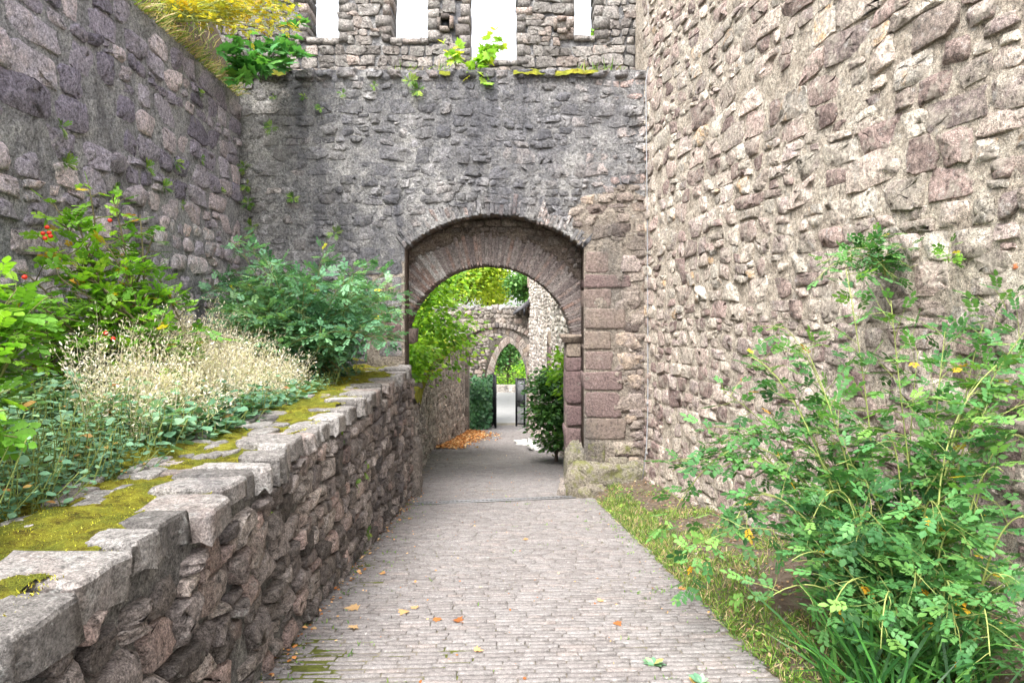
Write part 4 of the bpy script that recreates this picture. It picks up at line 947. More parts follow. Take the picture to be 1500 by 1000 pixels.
# ---- sprawling rose bush, right
rng = np.random.default_rng(51)
gr_ = lambda x, Z: A([(x-750)/1000*Z, Z, float(verge_z(A((x-750)/1000*Z), A(Z)))])
cd = [(1290, 4.4, (1295, 700, 4.5), (1239, 394, 4.7)), (1300, 4.3, (1245, 640, 4.4), (1178, 505, 4.7)), (1310, 4.4, (1230, 500, 4.7), (985, 690, 5.2)),
      (1280, 4.5, (1130, 480, 4.9), (975, 770, 5.0)), (1290, 4.3, (1120, 560, 4.8), (1000, 860, 4.6)), (1370, 4.1, (1330, 700, 4.2), (1305, 440, 4.5)),
      (1385, 4.1, (1360, 640, 4.1), (1515, 470, 4.2)), (1280, 4.2, (1330, 640, 4.1), (1520, 585, 4.0)), (1400, 3.9, (1320, 620, 4.0), (1480, 520, 4.2)),
      (1270, 4.4, (1200, 560, 4.6), (1095, 520, 5.0)), (1300, 4.2, (1200, 700, 4.5), (1075, 760, 4.5)), (1290, 4.1, (1200, 720, 4.3), (1105, 720, 4.6)),
      (1300, 4.0, (1220, 800, 4.0), (1120, 880, 4.0)), (1310, 3.9, (1270, 760, 3.8), (1215, 900, 3.6)), (1330, 3.8, (1300, 760, 3.6), (1290, 950, 3.3)),
      (1380, 3.8, (1380, 740, 3.6), (1400, 930, 3.3)), (1400, 3.8, (1450, 740, 3.6), (1490, 900, 3.4)), (1410, 3.9, (1460, 700, 3.7), (1520, 770, 3.6)),
      (1390, 4.0, (1420, 640, 4.0), (1470, 690, 3.8)), (1350, 3.9, (1340, 640, 3.9), (1385, 770, 3.6)), (1300, 4.2, (1250, 620, 4.3), (1190, 760, 4.0)),
      (1280, 4.3, (1210, 600, 4.6), (1160, 660, 4.7)), (1320, 4.2, (1330, 600, 4.2), (1290, 640, 4.1)), (1340, 4.1, (1390, 600, 4.2), (1430, 560, 4.2)), (1350, 4.2, (1280, 650, 4.3), (1225, 680, 4.3)),
      (1300, 4.1, (1270, 660, 4.1), (1250, 820, 3.8)), (1360, 3.8, (1340, 780, 3.7), (1340, 860, 3.5)), (1270, 4.5, (1130, 610, 4.9), (1040, 625, 5.1)), (1290, 4.4, (1160, 600, 4.8), (1050, 690, 4.9)), (1420, 3.7, (1440, 800, 3.6), (1450, 960, 3.2)),
      (1370, 4.2, (1400, 560, 4.3), (1490, 425, 4.4)), (1360, 4.3, (1400, 600, 4.3), (1440, 475, 4.4)), (1340, 4.3, (1370, 600, 4.4), (1385, 480, 4.5)), (1320, 4.3, (1330, 620, 4.4), (1345, 515, 4.5)),
      (1400, 4.1, (1430, 600, 4.1), (1500, 640, 4.0)), (1300, 4.4, (1190, 580, 4.8), (1115, 530, 5.0)), (1295, 4.4, (1160, 620, 4.9), (1060, 575, 5.1)), (1305, 4.4, (1220, 540, 4.7), (1150, 480, 4.9)),
      (1290, 4.2, (1180, 700, 4.3), (1020, 800, 4.5)), (1330, 4.0, (1290, 700, 4.0), (1260, 760, 3.8)), (1360, 3.9, (1370, 700, 3.9), (1420, 800, 3.6)), (1310, 4.0, (1240, 760, 3.9), (1160, 820, 3.9))]
can = [bez(gr_(x, Z), px(*c), px(*t), 14) for x, Z, c, t in cd]
okr = lambda p: p[0] < rw_x(p[1])-.10 and p[2] > float(verge_z(A(p[0]), A(p[1])))
plant('rose_bush', gr_(1320, 4.1), 'large sprawling blue-green rose bush with yellowing leaves against the right wall', 'bush', can, M['rose'], ROSE, (.095, .155), rng, ok=okr, yel=.022, gap=.066, tl=.31, lg=.058, start=.14, droop=.14, stem_tint=(.62, .5, .5), r0=.0075)
can = [bez(px(1300, 405, 5.55), px(1270+rng.normal(0, 20), 345, 5.4), px(x, y, 5.3), 10) for x, y in ((1205, 385), (1195, 410), (1235, 370), (1270, 350), (1300, 345), (1325, 365), (1338, 395), (1290, 390), (1250, 395), (1310, 410))]
plant('wall_shrub', px(1300, 405, 5.6), 'leafy green sprig growing out of a hollow in the wall above the rose bush', 'shrub', can, M['rose'], ROSE, (.08, .13), rng, keep=60, gap=.06, tl=.14, lg=.045, start=.2, r0=.005)
can = [bez(px(1390, 385, 4.85), px(1388, 372, 4.8), px(x, y, 4.75), 6) for x, y in ((1380, 366), (1392, 362), (1402, 376))]
plant('wall_shrub', px(1390, 388, 4.9), 'small light green sprig rooted in the right wall near the photo edge', 'shrub', can, M['rug'], ROSE, (.06, .09), rng, keep=20, gap=.04, tl=.06, lg=.03, r0=.003)
# ---- rugosa shrub, left, with red hips
bd = lambda x, Z: A([(x-750)/1000*Z, Z, float(bed_z(A((x-750)/1000*Z), A(Z)))])
okl = lambda p: p[0] > lw_x(p[1])+.05
rng = np.random.default_rng(52)
can = []
for (x, y, Z) in [(130, 272, 5.9), (80, 300, 5.85), (165, 290, 6.0), (205, 315, 6.2), (225, 345, 6.3), (30, 395, 5.6), (95, 370, 5.7), (150, 350, 5.8), (190, 385, 6), (225, 430, 6.1), (55, 345, 5.6), (110, 320, 5.8), (15, 470, 5.4), (60, 450, 5.3), (110, 430, 5.5), (160, 440, 5.6), (200, 470, 5.8), (70, 500, 5.2), (125, 490, 5.4), (20, 540, 5.2), (180, 420, 5.9), (140, 395, 5.7), (10, 420, 5.4), (230, 405, 6.3), (90, 410, 5.5), (45, 480, 5.2)]:
    b0 = bd(200+rng.normal(0, 50), 6.0+rng.normal(0, .1)); can.append(bez(b0, lerp(b0, px(x, y, Z), .55)+A([.05, 0, .22]), px(x, y, Z), 12))
eR, PR = plant('rose_bush', bd(215, 6.1), 'tall lime green rose bush with red hips in the garden bed before the left wall', 'bush', can, M['rug'], RUG, (.09, .15), rng, ok=okl, yel=.05, gap=.055, tl=.28, lg=.045, start=.38, stem_tint=(.08, .4, .5), r0=.016)
for (x, y, Z) in [(63, 342, 5.45), (69, 333, 5.45), (72, 341, 5.42), (74, 346, 5.4), (66, 349, 5.42), (161, 323, 5.7), (155, 488, 5.3), (166, 496, 5.3), (36, 406, 4.3)]:
    V, F = frus(px(x, y, Z), .02, .02, 0, 0); n_ = 8; a = np.arange(n_)*2*math.pi/n_; Vv = []
    for th in np.linspace(.15, math.pi-.1, 6): Vv.append(np.c_[np.sin(th)*np.cos(a), np.sin(th)*np.sin(a), np.full(n_, np.cos(th)*.9)])
    Vv = np.concatenate(Vv)*(.019 if x != 36 else .017)+px(x, y, Z); i = np.arange(n_); j = (i+1) % n_
    obj('rosehip', Vv, np.concatenate([np.stack([r_*n_+i, (r_+1)*n_+i, (r_+1)*n_+j, r_*n_+j], -1) for r_ in range(5)]), M['hip'], eR)
rng = np.random.default_rng(53)
can = []
for (x, y, Z) in [(30, 418, 3.5), (62, 440, 3.5), (15, 450, 3.4), (48, 480, 3.4), (0, 410, 3.5), (20, 500, 3.3), (70, 470, 3.5), (-30, 400, 3.4), (10, 600, 3.0), (25, 640, 3.0), (15, 570, 3.1), (-20, 520, 3.2), (40, 450, 3.5)]:
    b0 = A([-2.62+rng.normal(0, .04), 3.2+rng.normal(0, .06), .7]); can.append(bez(b0, lerp(b0, px(x, y, Z), .5)+A([-.1, 0, .25]), px(x, y, Z), 10))
plant('rose_bush', (-2.62, 3.2, .68), 'pale yellow-green rose branches reaching in at the left picture edge', 'bush', can, M['lime'], compound(3, .44, .36), (.10, .145), rng, keep=200, yel=0, hi=1, gap=.065, tl=.16, lg=.07, start=.5, stem_tint=(.3, .5, .5), r0=.008)
# ---- broad grey-green shrub in the corner before the gate wall
rng = np.random.default_rng(54); can = []
for k in range(85):
    a, r_ = rng.uniform(0, 6.28), math.sqrt(rng.random()); x, y = 445+150*r_*math.cos(a), 452+88*r_*math.sin(a)
    if y < 455-85*math.sqrt(max(0, 1-((x-430)/165)**2)): continue
    Z = rng.uniform(8.0, 10.3); b0 = A([-2.9+rng.normal(0, .35), 9.3+rng.normal(0, .4), .85]); t = px(x, y, Z)
    can.append(bez(b0, lerp(b0, t, .5)+A([0, 0, .35]), t, 9))
for (x, y) in ((335, 350), (365, 362), (570, 400), (590, 445), (310, 420), (575, 475), (540, 385), (480, 368)):
    b0 = A([-2.9, 9.3, .85]); t = px(x, y, 9.4); can.append(bez(b0, lerp(b0, t, .5)+A([0, 0, .45]), t, 10))
okm = lambda p: p[0] > lw_x(p[1])+.05 and p[1] < 11.35 and p[2] > .6
plant('shrub', (-2.9, 9.3, .85), 'broad dense grey-green shrub in the bed corner beside the gateway', 'shrub', can, M['mid'], ROSE, (.11, .18), rng, ok=okm, yel=.012, lo=.12, gap=.062, tl=.36, lg=.06, start=.15, stem_tint=(.35, .5, .5), r0=.009)
# ---- dry plumes and low herbs in the bed: nobody could count them
rng = np.random.default_rng(55); mb = MB(); P, D, Nn, sc = [], [], [], []
for k in range(880):
    Y = rng.uniform(4.6, 9.0); f = rng.random(); X = lerp(-3.35-.12*(Y-5), -2.5, f)
    x_, y_ = proj(A([X, Y, 1.3]))
    if not (130+(Y-5)*15 < x_ < 440): continue
    b0 = A([X, Y, float(bed_z(A(X), A(Y)))]); h = rng.uniform(.35, .95)*(1.15-.5*f); t = b0+A([rng.normal(0, .12), rng.normal(0, .12), h]); C = bez(b0, lerp(b0, t, .6)+rng.normal(0, .03, 3), t+A([rng.normal(.05, .08), 0, -.02]), 6)
    mb.add(*tube(C, [.003, .0028, .0025, .002, .0018, .0015], 3, False), tint=(.4+.3*rng.random(), .5, .5))
    for q in range(44):
        s_ = rng.uniform(.45, 1); p = A([np.interp(s_*5, range(6), C[:, j_]) for j_ in range(3)]); o_ = rng.normal(0, .045, 3)*(1.2-.5*s_)
        P.append(p+o_); D.append(unit(o_+A([0, 0, .03]))); Nn.append(rng.normal(0, 1, 3)); sc.append(rng.uniform(.018, .042))
mb.build('dry_grass', M['plume'], None, True, 'stuff')
t = rng.random((len(P), 3)); leaves(None, M['plume'], (A([[0, 0, 0], [-.17, .5, 0], [.17, .5, 0], [0, 1, 0]]), A([[0, 2, 1], [1, 2, 3]])), P, frame(A(D), A(Nn)), sc, t, 0, rest='dry_seed_heads')['kind'] = 'stuff'
P, D, Nn, sc, T = [], [], [], [], []; mb = MB()
for k in range(4200):
    Y = 1.6+8.6*rng.random()**1.3; X = lerp(lw_x(Y)+.15, -2.24, rng.random()**.75); z = float(bed_z(A(X), A(Y))); x_, y_ = proj(A([X, Y, 1.1]))
    h = rng.uniform(.08, .42)*(.6+.8*fbm(A(X*1.5), A(Y*1.5), 5))*(.95 if Y > 4.8 else 1.1); big = fbm(A(X*1.2), A(Y*1.2), 77) > .47
    ln_ = A([rng.normal(.03, .09), rng.normal(0, .09), h]); C = bez((X, Y, z-.02), A([X, Y, z])+ln_*.5+rng.normal(0, .02, 3), A([X, Y, z])+ln_, 4)
    mb.add(*tube(C, .003, 3, False), tint=(.55, .5, .5)); m = rng.integers(5, 10)
    for q in range(m):
        s_ = .25+.75*(q+1)/m; p = A([np.interp(s_*3, range(4), C[:, j_]) for j_ in range(3)]); a = q*2.4+rng.uniform(-.5, .5)
        P.append(p); D.append(A([math.cos(a), math.sin(a), rng.uniform(-.25, .35)])); Nn.append(A([0, 0, 1])+rng.normal(0, .3, 3)); sc.append(rng.uniform(.05, .105) if big else rng.uniform(.022, .055))
n = len(P); P = A(P); T = tints(n, rng, 0, .92, .035, P, 1.5)
mb.build('herb_stalks', M['stem'], None, True, 'stuff')
leaves(None, M['herb'], LF2, P, frame(A(D), A(Nn)), sc, T, 0, rest='ground_cover')['kind'] = 'stuff'
rng = np.random.default_rng(59); P = []
for k in range(60000):
    u, v = rng.uniform(0, 11.4)**1.0, rng.uniform(.06, .92)
    if u < 5 and rng.random() < .5: continue
    P.append((u, v))
P = A(P); hz = hm(P[:, 0], P[:, 1]); kf = (hz > -.004) & (fbm(P[:, 0]*9, P[:, 1]*9, 58, 2) > .38); P = FC.P(np.c_[P, hz-.004][kf])
def upb(P, rng, lo, hi, spread):
    n = len(P); up = np.c_[rng.normal(0, spread, n), rng.normal(0, spread, n), np.ones(n)]; up /= np.linalg.norm(up, axis=1)[:, None]
    X_v = np.cross(up, rng.normal(0, 1, (n, 3))); X_v /= np.linalg.norm(X_v, axis=1)[:, None]
    return np.stack([X_v, np.cross(up, X_v), up], -1), rng.uniform(lo, hi, n)
Mm, sc = upb(P, rng, .006, .014, .7); T = rng.random((len(P), 3))
leaves(rw, M['mossb'], (A([[-.22, 0, 0], [.22, 0, 0], [0, .2, 1]]), A([[0, 1, 2]])), P, Mm, sc, T, 0, rest='moss_shoots')['kind'] = 'stuff'
# ---- plants on the ledge and at the wall tops
rng = np.random.default_rng(56)
gl = GT+.0
can = [bez(px(706, 97, 11.62), px(704+dx, 75, 11.6), px(x, y, 11.5), 7) for x, y, dx in ((728, 40, 6), (735, 62, 10), (716, 58, 2), (722, 78, 4), (700, 110, -6), (714, 122, 2), (690, 108, -8), (718, 100, 10), (728, 50, 8))]
plant('maple_sapling', px(706, 99, 11.65), 'bright green maple sapling on the ledge in front of the widest gap', 'sapling', can, M['sapl'], MAP, (.13, .21), rng, keep=80, yel=.05, hi=.9, gap=.10, tl=.10, lg=.09, start=.25, droop=.6, r0=.006, stem_tint=(.4, .5, .5))
can = [bez(px(668, 98, 11.62), px(665+dx, 80, 11.6), px(x, y, 11.55), 6) for x, y, dx in ((648, 62, -5), (662, 68, 0), (676, 58, 2), (684, 72, 6), (660, 92, -4))]
plant('maple_sapling', px(668, 99, 11.65), 'yellowish maple sapling on the ledge left of the widest gap', 'sapling', can, M['sapl'], MAP, (.10, .16), rng, keep=40, yel=.4, hi=.9, gap=.10, tl=.09, lg=.08, start=.3, droop=.6, r0=.005, stem_tint=(.5, .5, .5))
can = [bez(px(872, 60, 12.5), px(872, 52, 12.45), px(x, y, 12.4), 5) for x, y in ((868, 46), (877, 50), (874, 40))]
plant('wall_weed', px(872, 60, 12.55), 'small weed sprouting in the narrow crenel nearest the right wall', 'weed', can, M['fern'], LF, (.08, .13), rng, keep=12, yel=0, gap=.06, tl=.05, lg=.04, r0=.003)
can = []
for (x, y, Z) in [(325, 70, 10.3), (340, 50, 10.4), (365, 45, 10.6), (395, 50, 10.8), (420, 40, 11), (440, 60, 11.1), (448, 80, 11.1), (430, 95, 11), (400, 90, 10.7), (370, 105, 10.5), (345, 115, 10.4), (355, 85, 10.4), (385, 70, 10.6), (330, 95, 10.3), (410, 70, 10.8), (445, 30, 11.1), (375, 85, 10.4), (350, 65, 10.4), (385, 105, 10.6), (360, 120, 10.4), (425, 75, 11), (335, 80, 10.3)]:
    b0 = px(368+rng.normal(0, 6), 112, 11.0); can.append(bez(b0, lerp(b0, px(x, y, Z), .5)+A([0, 0, .12]), px(x, y, Z), 7))
plant('maple_shrub', px(368, 116, 11.0), 'leafy dark green maple shrub overhanging the top of the left wall corner', 'shrub', can, M['maple'], MAP, (.17, .27), rng, keep=200, yel=.02, gap=.15, tl=.18, lg=.11, start=.35, droop=.5, r0=.008, stem_tint=(.1, .5, .5))
can = []
for k in range(60):
    x = rng.uniform(205, 445); y = rng.uniform(-40, 55)*(1-.3*(x < 300)); Z = rng.uniform(8.8, 10.6); b0 = px(250+rng.normal(0, 14), 32, 9.0); can.append(bez(b0, lerp(b0, px(x, y, Z), .5)+A([0, 0, .15]), px(x, y, Z), 7))
plant('golden_shrub', px(255, 40, 9.0), 'golden yellow shrub arching along the top of the left wall', 'shrub', can, M['gold'], RUG, (.065, .11), rng, keep=160, yel=0, hi=1, gap=.11, tl=.28, lg=.06, start=.3, droop=.3, r0=.009, stem_tint=(.75, .6, .5))
# bank behind the left wall
yy = np.linspace(0, 12.3, 40); tt = np.linspace(0, 1, 12)
Yg, Tg = np.meshgrid(yy, tt, indexing='ij'); Xg = lw_x(Yg)-.10-1.9*Tg; Zg = LT-.10+4.6*Tg**.9+.25*(fbm(Yg*1.5, Tg*4, 9)-.5)*np.clip(Tg*4, 0, 1)
gridobj('bank', Xg, Yg, Zg, M['dirt'], 'structure')
P, Mx_, sc = [], [], []
for k in range(3000):
    Y = rng.uniform(4, 11.4); t = rng.random()**2.2; X = lw_x(Y)+.04-1.9*t; z = LT-.06+4.6*(max(0, (-(X-lw_x(Y))-.10)/1.9))**.9
    P.append((X, Y, z)); a = rng.normal(0, .8); sc.append(rng.uniform(.12, .38)); h = A([1., 0, .35+.5*rng.random()]) if t < .1 else A([math.cos(a*3), math.sin(a*3), 1.6]); Mx_.append(h)
P = A(P); up = A(Mx_); X_v = np.cross(up, rng.normal(0, 1, (len(P), 3))); X_v /= np.linalg.norm(X_v, axis=1)[:, None]; Zv = up/np.linalg.norm(up, axis=1)[:, None]
Mm = np.stack([X_v, np.cross(Zv, X_v), Zv], -1); T = rng.random((len(P), 3)); T[:, 0] = np.where(rng.random(len(P)) < .55, rng.uniform(.8, 1, len(P)), rng.uniform(.4, .78, len(P)))
leaves(None, M['grass'], bladet(.6, .02), P, Mm, sc, T, 0, rest='bank_grass')['kind'] = 'stuff'
# moss and weeds along the ledge
mu = lambda u, v: GT-.035+.10*np.clip(fbm(u*2.4, v*1.0, 91, 4)-.36, 0, 1)*2*np.clip((.12-v)/.1, 0, 1)
nu = 420; u, v = np.meshgrid(np.linspace(-4.4, 2.1, nu), np.linspace(-.45, .10, 14)); patch = .75*(np.exp(-((u+4.05)/.55)**2)+np.exp(-((u-.2)/.35)**2)+np.exp(-((u-1.15)/.75)**2)+.7*np.exp(-((u+1.0)/.4)**2))
z = GT-.045+.13*np.clip(patch, 0, 1)*fbm(u*6, v*6, 92, 4)-np.clip((v-.05)/.05, 0, 1)**2*.08-.06*(1-fbm(u*9, u*0, 94, 3))*np.clip((v-.0)/.08, 0, 1)+.02*(fbm(u*30, v*30, 3)-.5)
V = FG.P(np.stack([u, z, v], -1).reshape(-1, 3)); i = (np.arange(13)[:, None]*nu+np.arange(nu-1)[None]).ravel()
F = np.stack([i, i+1, i+nu+1, i+nu], -1); F = F[(patch*fbm(u*5, v*5, 93, 4)).ravel()[i] > .27]; us, inv = np.unique(F, return_inverse=True); obj('moss', V[us], inv.reshape(F.shape), M['moss'], gw, A([.5, .5, .5]), True, 'stuff')
P = A([(rng.uniform(-4.3, 2.0), 11.62+rng.uniform(-.12, .4), GT) for _ in range(900)]); P = P[fbm(P[:, 0]*1.4, P[:, 0]*0, 95) > .42]
def upblades(P, rng, lo, hi, spread=.5):
    n = len(P); up = np.c_[rng.normal(0, spread, n), rng.normal(0, spread, n), np.ones(n)]; up /= np.linalg.norm(up, axis=1)[:, None]
    X_v = np.cross(up, rng.normal(0, 1, (n, 3))); X_v /= np.linalg.norm(X_v, axis=1)[:, None]
    return np.stack([X_v, np.cross(up, X_v), up], -1), rng.uniform(lo, hi, n)
Mm, sc = upblades(P, rng, .06, .28); T = rng.random((len(P), 3)); T[:, 0] *= .95
leaves(None, M['grass'], bladet(.5, .035), P, Mm, sc, T, 0, rest='ledge_grass')['kind'] = 'stuff'
# small ferns rooted in the joints
def fern(name, p, nrm, s_, label, group, rng):
    n = rng.integers(9, 17); nrm = unit(A(nrm)); D = []
    for k in range(n): a = rng.uniform(0, 6.28); D.append(unit(nrm*rng.uniform(.5, 1)+A([0, 0, 1])*math.sin(a)*.9+np.cross(nrm, A([0, 0, 1]))*math.cos(a)))
    D = A(D); Nn = A([nrm+A([0, 0, .6])]*n)+rng.normal(0, .2, (n, 3)); e = empty(name, p, label, 'fern', group)
    o = leaves(e, M['fern'], compound(5, .24, .30, .35), A([p]*n), frame(D, Nn), rng.uniform(.6, 1.15, n)*s_, tints(n, rng, 0, 1, 0), 0, rest='fronds')
rng = np.random.default_rng(57)
for (x, y, t) in [(85, 240, 'just above the rose bush top, lower of two'), (80, 187, 'well above the rose bush, upper of two'), (207, 246, 'nearest to the right of the rose bush top'), (249, 238, 'largest of the row of three toward the corner'), (288, 233, 'right end of the row of three toward the corner'), (318, 277, 'lowest one close to the corner'),
                (160, 278, 'touching the top of the rose bush'), (285, 135, 'highest one, below the golden shrub'), (258, 300, 'lowest one, above the grey-green shrub'), (232, 275, 'between the rose bush and the row of three')]:
    Z = 4.025/((750-x)/1000-.05)
    fern('fern', px(x, y, Z)+A([.06, 0, 0]), (1, .05, .1), rng.uniform(.08, .13), 'small fern on the left wall, '+t, 'ferns on the left wall', rng)
for (x, y, t) in [(362, 272, 'second from top in the corner column'), (364, 298, 'third from top in the corner column'), (358, 245, 'top of the corner column'), (369, 332, 'bottom of the corner column'), (430, 290, 'alone right of the corner column'), (400, 142, 'under the maple shrub, left of two'), (446, 142, 'under the maple shrub, right of two'),
                (502, 138, 'bushiest one below the ledge left of centre'), (470, 158, 'just lower left of the bushiest one'), (398, 187, 'below the maple shrub, halfway to the corner column'), (491, 342, 'above the grey-green shrub and left of the arch'), (548, 126, 'between the bushiest one and the yellowish sapling'), (600, 120, 'left of two below the yellowish sapling'), (612, 132, 'right of two below the yellowish sapling')]:
    fern('fern', px(x, y, 11.44), (0, -1, .1), rng.uniform(.08, .14), 'small fern on the gate wall, '+t, 'ferns on the gate wall', rng)
for (x, y, t) in [(512, 708, 'lower of the farthest pair'), (490, 640, 'just under the capstones midway'), (378, 705, 'upper of the nearest pair'), (365, 748, 'lower of the nearest pair'), (525, 690, 'upper of the farthest pair'), (530, 780, 'close above the paving')]:
    X = -1.62; Z = X/((x-750)/1000)
    fern('fern', px(x, y, Z)+A([.05, 0, 0]), (1, 0, .2), rng.uniform(.06, .10), 'tiny sprig on the garden wall face, '+t, 'sprigs on the garden wall', rng)
# ---- verge grass, strap-leaved clump, path weeds, fallen leaves
rng = np.random.default_rng(58); P = []
for k in range(34000):
    Y = 2.6+8.9*rng.random()**1.0; x0, x1 = float(redge(Y)), rw_x(Y); X = lerp(x0, x1, rng.random()**1.25)
    d = fbm(A(X*2.3), A(Y*2.3), 33)+.30*(X < x0+.45)-.28*(Y > 10.4)-.12*(X > x0+.8)
    if d > .44+.22*rng.random(): P.append((X, Y, 0))
P = A(P); P[:, 2] = verge_z(P[:, 0], P[:, 1]); Mm, sc = upblades(P, rng, .025, .10, .7); T = rng.random((len(P), 3)); dry = rng.random(len(P)) < .2*(.3+1.4*fbm(P[:, 0]*3, P[:, 1]*3, 34)); T[:, 0] = np.where(dry, rng.uniform(.8, 1, len(P)), T[:, 0]*.78)
leaves(None, M['grass'], bladet(.5, .045), P, Mm, sc, T, 0, rest='verge_grass')['kind'] = 'stuff'
e = empty('strap_grass', gr_(1290, 3.6), 'clump of long dark green strap-leaved grass at the foot of the rose bush', 'grass clump')
P, Dv = [], []
for k in range(330):
    x = rng.normal(1270, 95); Z = rng.uniform(3.1, 3.95); P.append(gr_(x, Z))
P = A(P); P = P[P[:, 0] > redge(P[:, 1])+.12]; Mm, sc = upblades(P, rng, .35, .75, .42); leaves(e, M['blade'], bladet(.75, .018), P, Mm, sc, rng.random((len(P), 3)), 150, 'blade', 'blades')
for (x, y, nm) in [(958, 972, 'small green weed with one yellow leaf between pavers at the lower middle'), (1027, 1000, 'weed at the bottom edge of the photo between pavers')]:
    Z = 1650/(y-581); p = px(x, y, Z); e = empty('path_weed', p, nm, 'weed'); n = 16
    a = rng.uniform(0, 6.28, n); D = np.c_[np.cos(a), np.sin(a), rng.uniform(.1, .8, n)]; T = tints(n, rng, .3, .9, 0); T[0] = (.97, .9, .5)
    leaves(e, M['herb'], LF, np.tile(p, (n, 1)), frame(D, np.tile(A([0, 0, 1.]), (n, 1))+rng.normal(0, .2, (n, 3))), rng.uniform(.05, .085, n), T, n)
P = []
for k in range(260):
    Y = rng.uniform(3.2, 11.5); s_ = rng.random()
    X = float(ledge(Y))+.03+abs(rng.normal(0, .22)) if s_ < .45 else (float(redge(Y))-abs(rng.normal(0, .12)) if s_ < .75 else rng.uniform(ledge(Y), redge(Y)))
    for q in range(rng.integers(3, 9)): P.append((X+rng.normal(0, .03), Y+rng.normal(0, .02), 0))
P = A(P); P[:, 2] = zp(P[:, 1])-.01; Mm, sc = upblades(P, rng, .012, .04, .8); T = rng.random((len(P), 3)); T[:, 0] *= .75
leaves(None, M['fern'], bladet(.8, .16), P, Mm, sc, T, 0, rest='joint_weeds')['kind'] = 'stuff'
sheet('path_moss', Fr((0, 0, 0), (1, 0, 0), (0, 1, 0), (0, 0, 1)), -1.75, -.2, 3.2, 11.5, .022, lambda u, v: zp(v)-.017+.020*np.clip(fbm(u*2.6, v*1.8, 97, 5)+.30*np.exp(-((u-ledge(v)-.12)/.22)**2)-.60, -.2, .25)*2, M['pmoss'], None,
      ok=lambda u, v: (fbm(u*2.6, v*1.8, 97, 5)+.30*np.exp(-((u-ledge(v)-.12)/.22)**2) > .56+.2*fbm(u*22, v*22, 98, 2)-.08) & (u > ledge(v)-.03), kind='stuff')
def deadleaf(p, s_, rng, label, group=None, tint=None):
    V, F = (V0 := MAP[0].copy()), MAP[1]; V[:, 2] += .22*V[:, 0]**2*4*rng.uniform(.2, 1)+.25*(V[:, 1]-.4)**2*rng.uniform(-.2, 1)+rng.normal(0, .03, len(V)); a = rng.uniform(0, 6.28)
    Rm = A([[math.cos(a), -math.sin(a), 0], [math.sin(a), math.cos(a), 0], [0, 0, 1]]); V = (V-A([0, .4, 0]))@Rm.T*s_; V[:, 2] -= V[:, 2].min()
    o = obj('fallen_leaf', V+p, F, M['litter'], None, A(tint if tint else (rng.random(), rng.random(), .5)), False); tag(o, label, 'leaf', group, 'thing')
def onpath(x, y, h=.008): Z = 1650/(y-581); q = px(x, y, Z); q[2] += h; return q
for (x, y, s_, t, nm) in [(517, 892, .15, .95, 'largest pale curled leaf lying on the open pavers'), (591, 898, .11, .9, 'pale brown leaf on the pavers right of the largest one'), (518, 920, .10, .97, 'flat cream leaf on the pavers below the largest one'), (607, 891, .09, .95, 'faint cream leaf flat on the pavers farthest right'), (388, 967, .16, .3, 'crumpled rusty leaf at the wall foot in the lower left'), (496, 832, .12, .45, 'upright orange leaf leaning at the foot of the garden wall')]:
    deadleaf(onpath(x, y), s_*.85, rng, nm, None, (t*.93, .12, .5))
for (x, y) in [(443, 885), (440, 900), (436, 912), (420, 924), (482, 846), (460, 890), (527, 815), (640, 908), (672, 910), (700, 953), (880, 880), (1000, 862), (905, 914), (770, 790), (560, 840), (600, 760)]:
    deadleaf(onpath(x, y, .004), rng.uniform(.045, .10), rng, 'small dry brown leaf scattered on the paved path', 'scattered dry leaves', (rng.random(), rng.random(), .5))
def litter(name, pts, sz, rng, mat=None):
    n = len(pts); a = rng.uniform(0, 6.28, n); D = np.c_[np.cos(a), np.sin(a), rng.normal(0, .25, n)]
    o = leaves(None, mat or M['litter'], (A([[0, 0, 0], [-.4, .35, .08], [.4, .5, .1], [0, 1, 0], [-.3, .8, .1]]), A([[0, 2, 1], [1, 2, 3], [1, 3, 4]])), pts, frame(D, np.tile(A([0, 0, 1.]), (n, 1))+rng.normal(0, .35, (n, 3))), rng.uniform(sz[0], sz[1], n), rng.random((n, 3)), 0, rest=name); o['kind'] = 'stuff'
pts = []
for k in range(2600):
    Y = rng.uniform(21.5, 29.5); X = float(ledge(Y))+.05+abs(rng.normal(0, .45))*(1+.3*np.sin(Y)); pts.append((X, Y, float(zp(Y))+.02+.12*max(0, .4-(X-float(ledge(Y))))+rng.uniform(0, .03)))
litter('leaf_litter', A(pts), (.06, .13), rng)
n = 900; Y = rng.uniform(3, 11, n); X = lerp(redge(Y), rw_x(Y), rng.random(n)**1.4); kf = fbm(X*2, Y*2, 36) > .5; X, Y = X[kf], Y[kf]; n = len(X); P = np.c_[X, Y, verge_z(X, Y)+rng.uniform(.01, .06, n)]
a = rng.uniform(0, 6.28, n); leaves(None, M['fern'], LF2, P, frame(np.c_[np.cos(a), np.sin(a), rng.uniform(-.1, .5, n)], np.tile(A([0, 0, 1.]), (n, 1))+rng.normal(0, .25, (n, 3))), rng.uniform(.02, .055, n), tints(n, rng, 0, .8, 0, P), 0, rest='verge_weeds')['kind'] = 'stuff'
pts = [(rng.uniform(float(redge(Y)), rw_x(Y)), Y, 0) for Y in rng.uniform(3, 11.3, 2000)]; pts = A(pts); pts[:, 2] = verge_z(pts[:, 0], pts[:, 1])+.012; litter('verge_litter', pts, (.012, .04), rng, M['straw'])
pts = [(float(ledge(Y))+.02+abs(rng.normal(0, .07)), Y, float(zp(Y))+.006) for Y in rng.uniform(3.6, 12, 220)]; litter('edge_litter', A(pts), (.015, .045), rng)
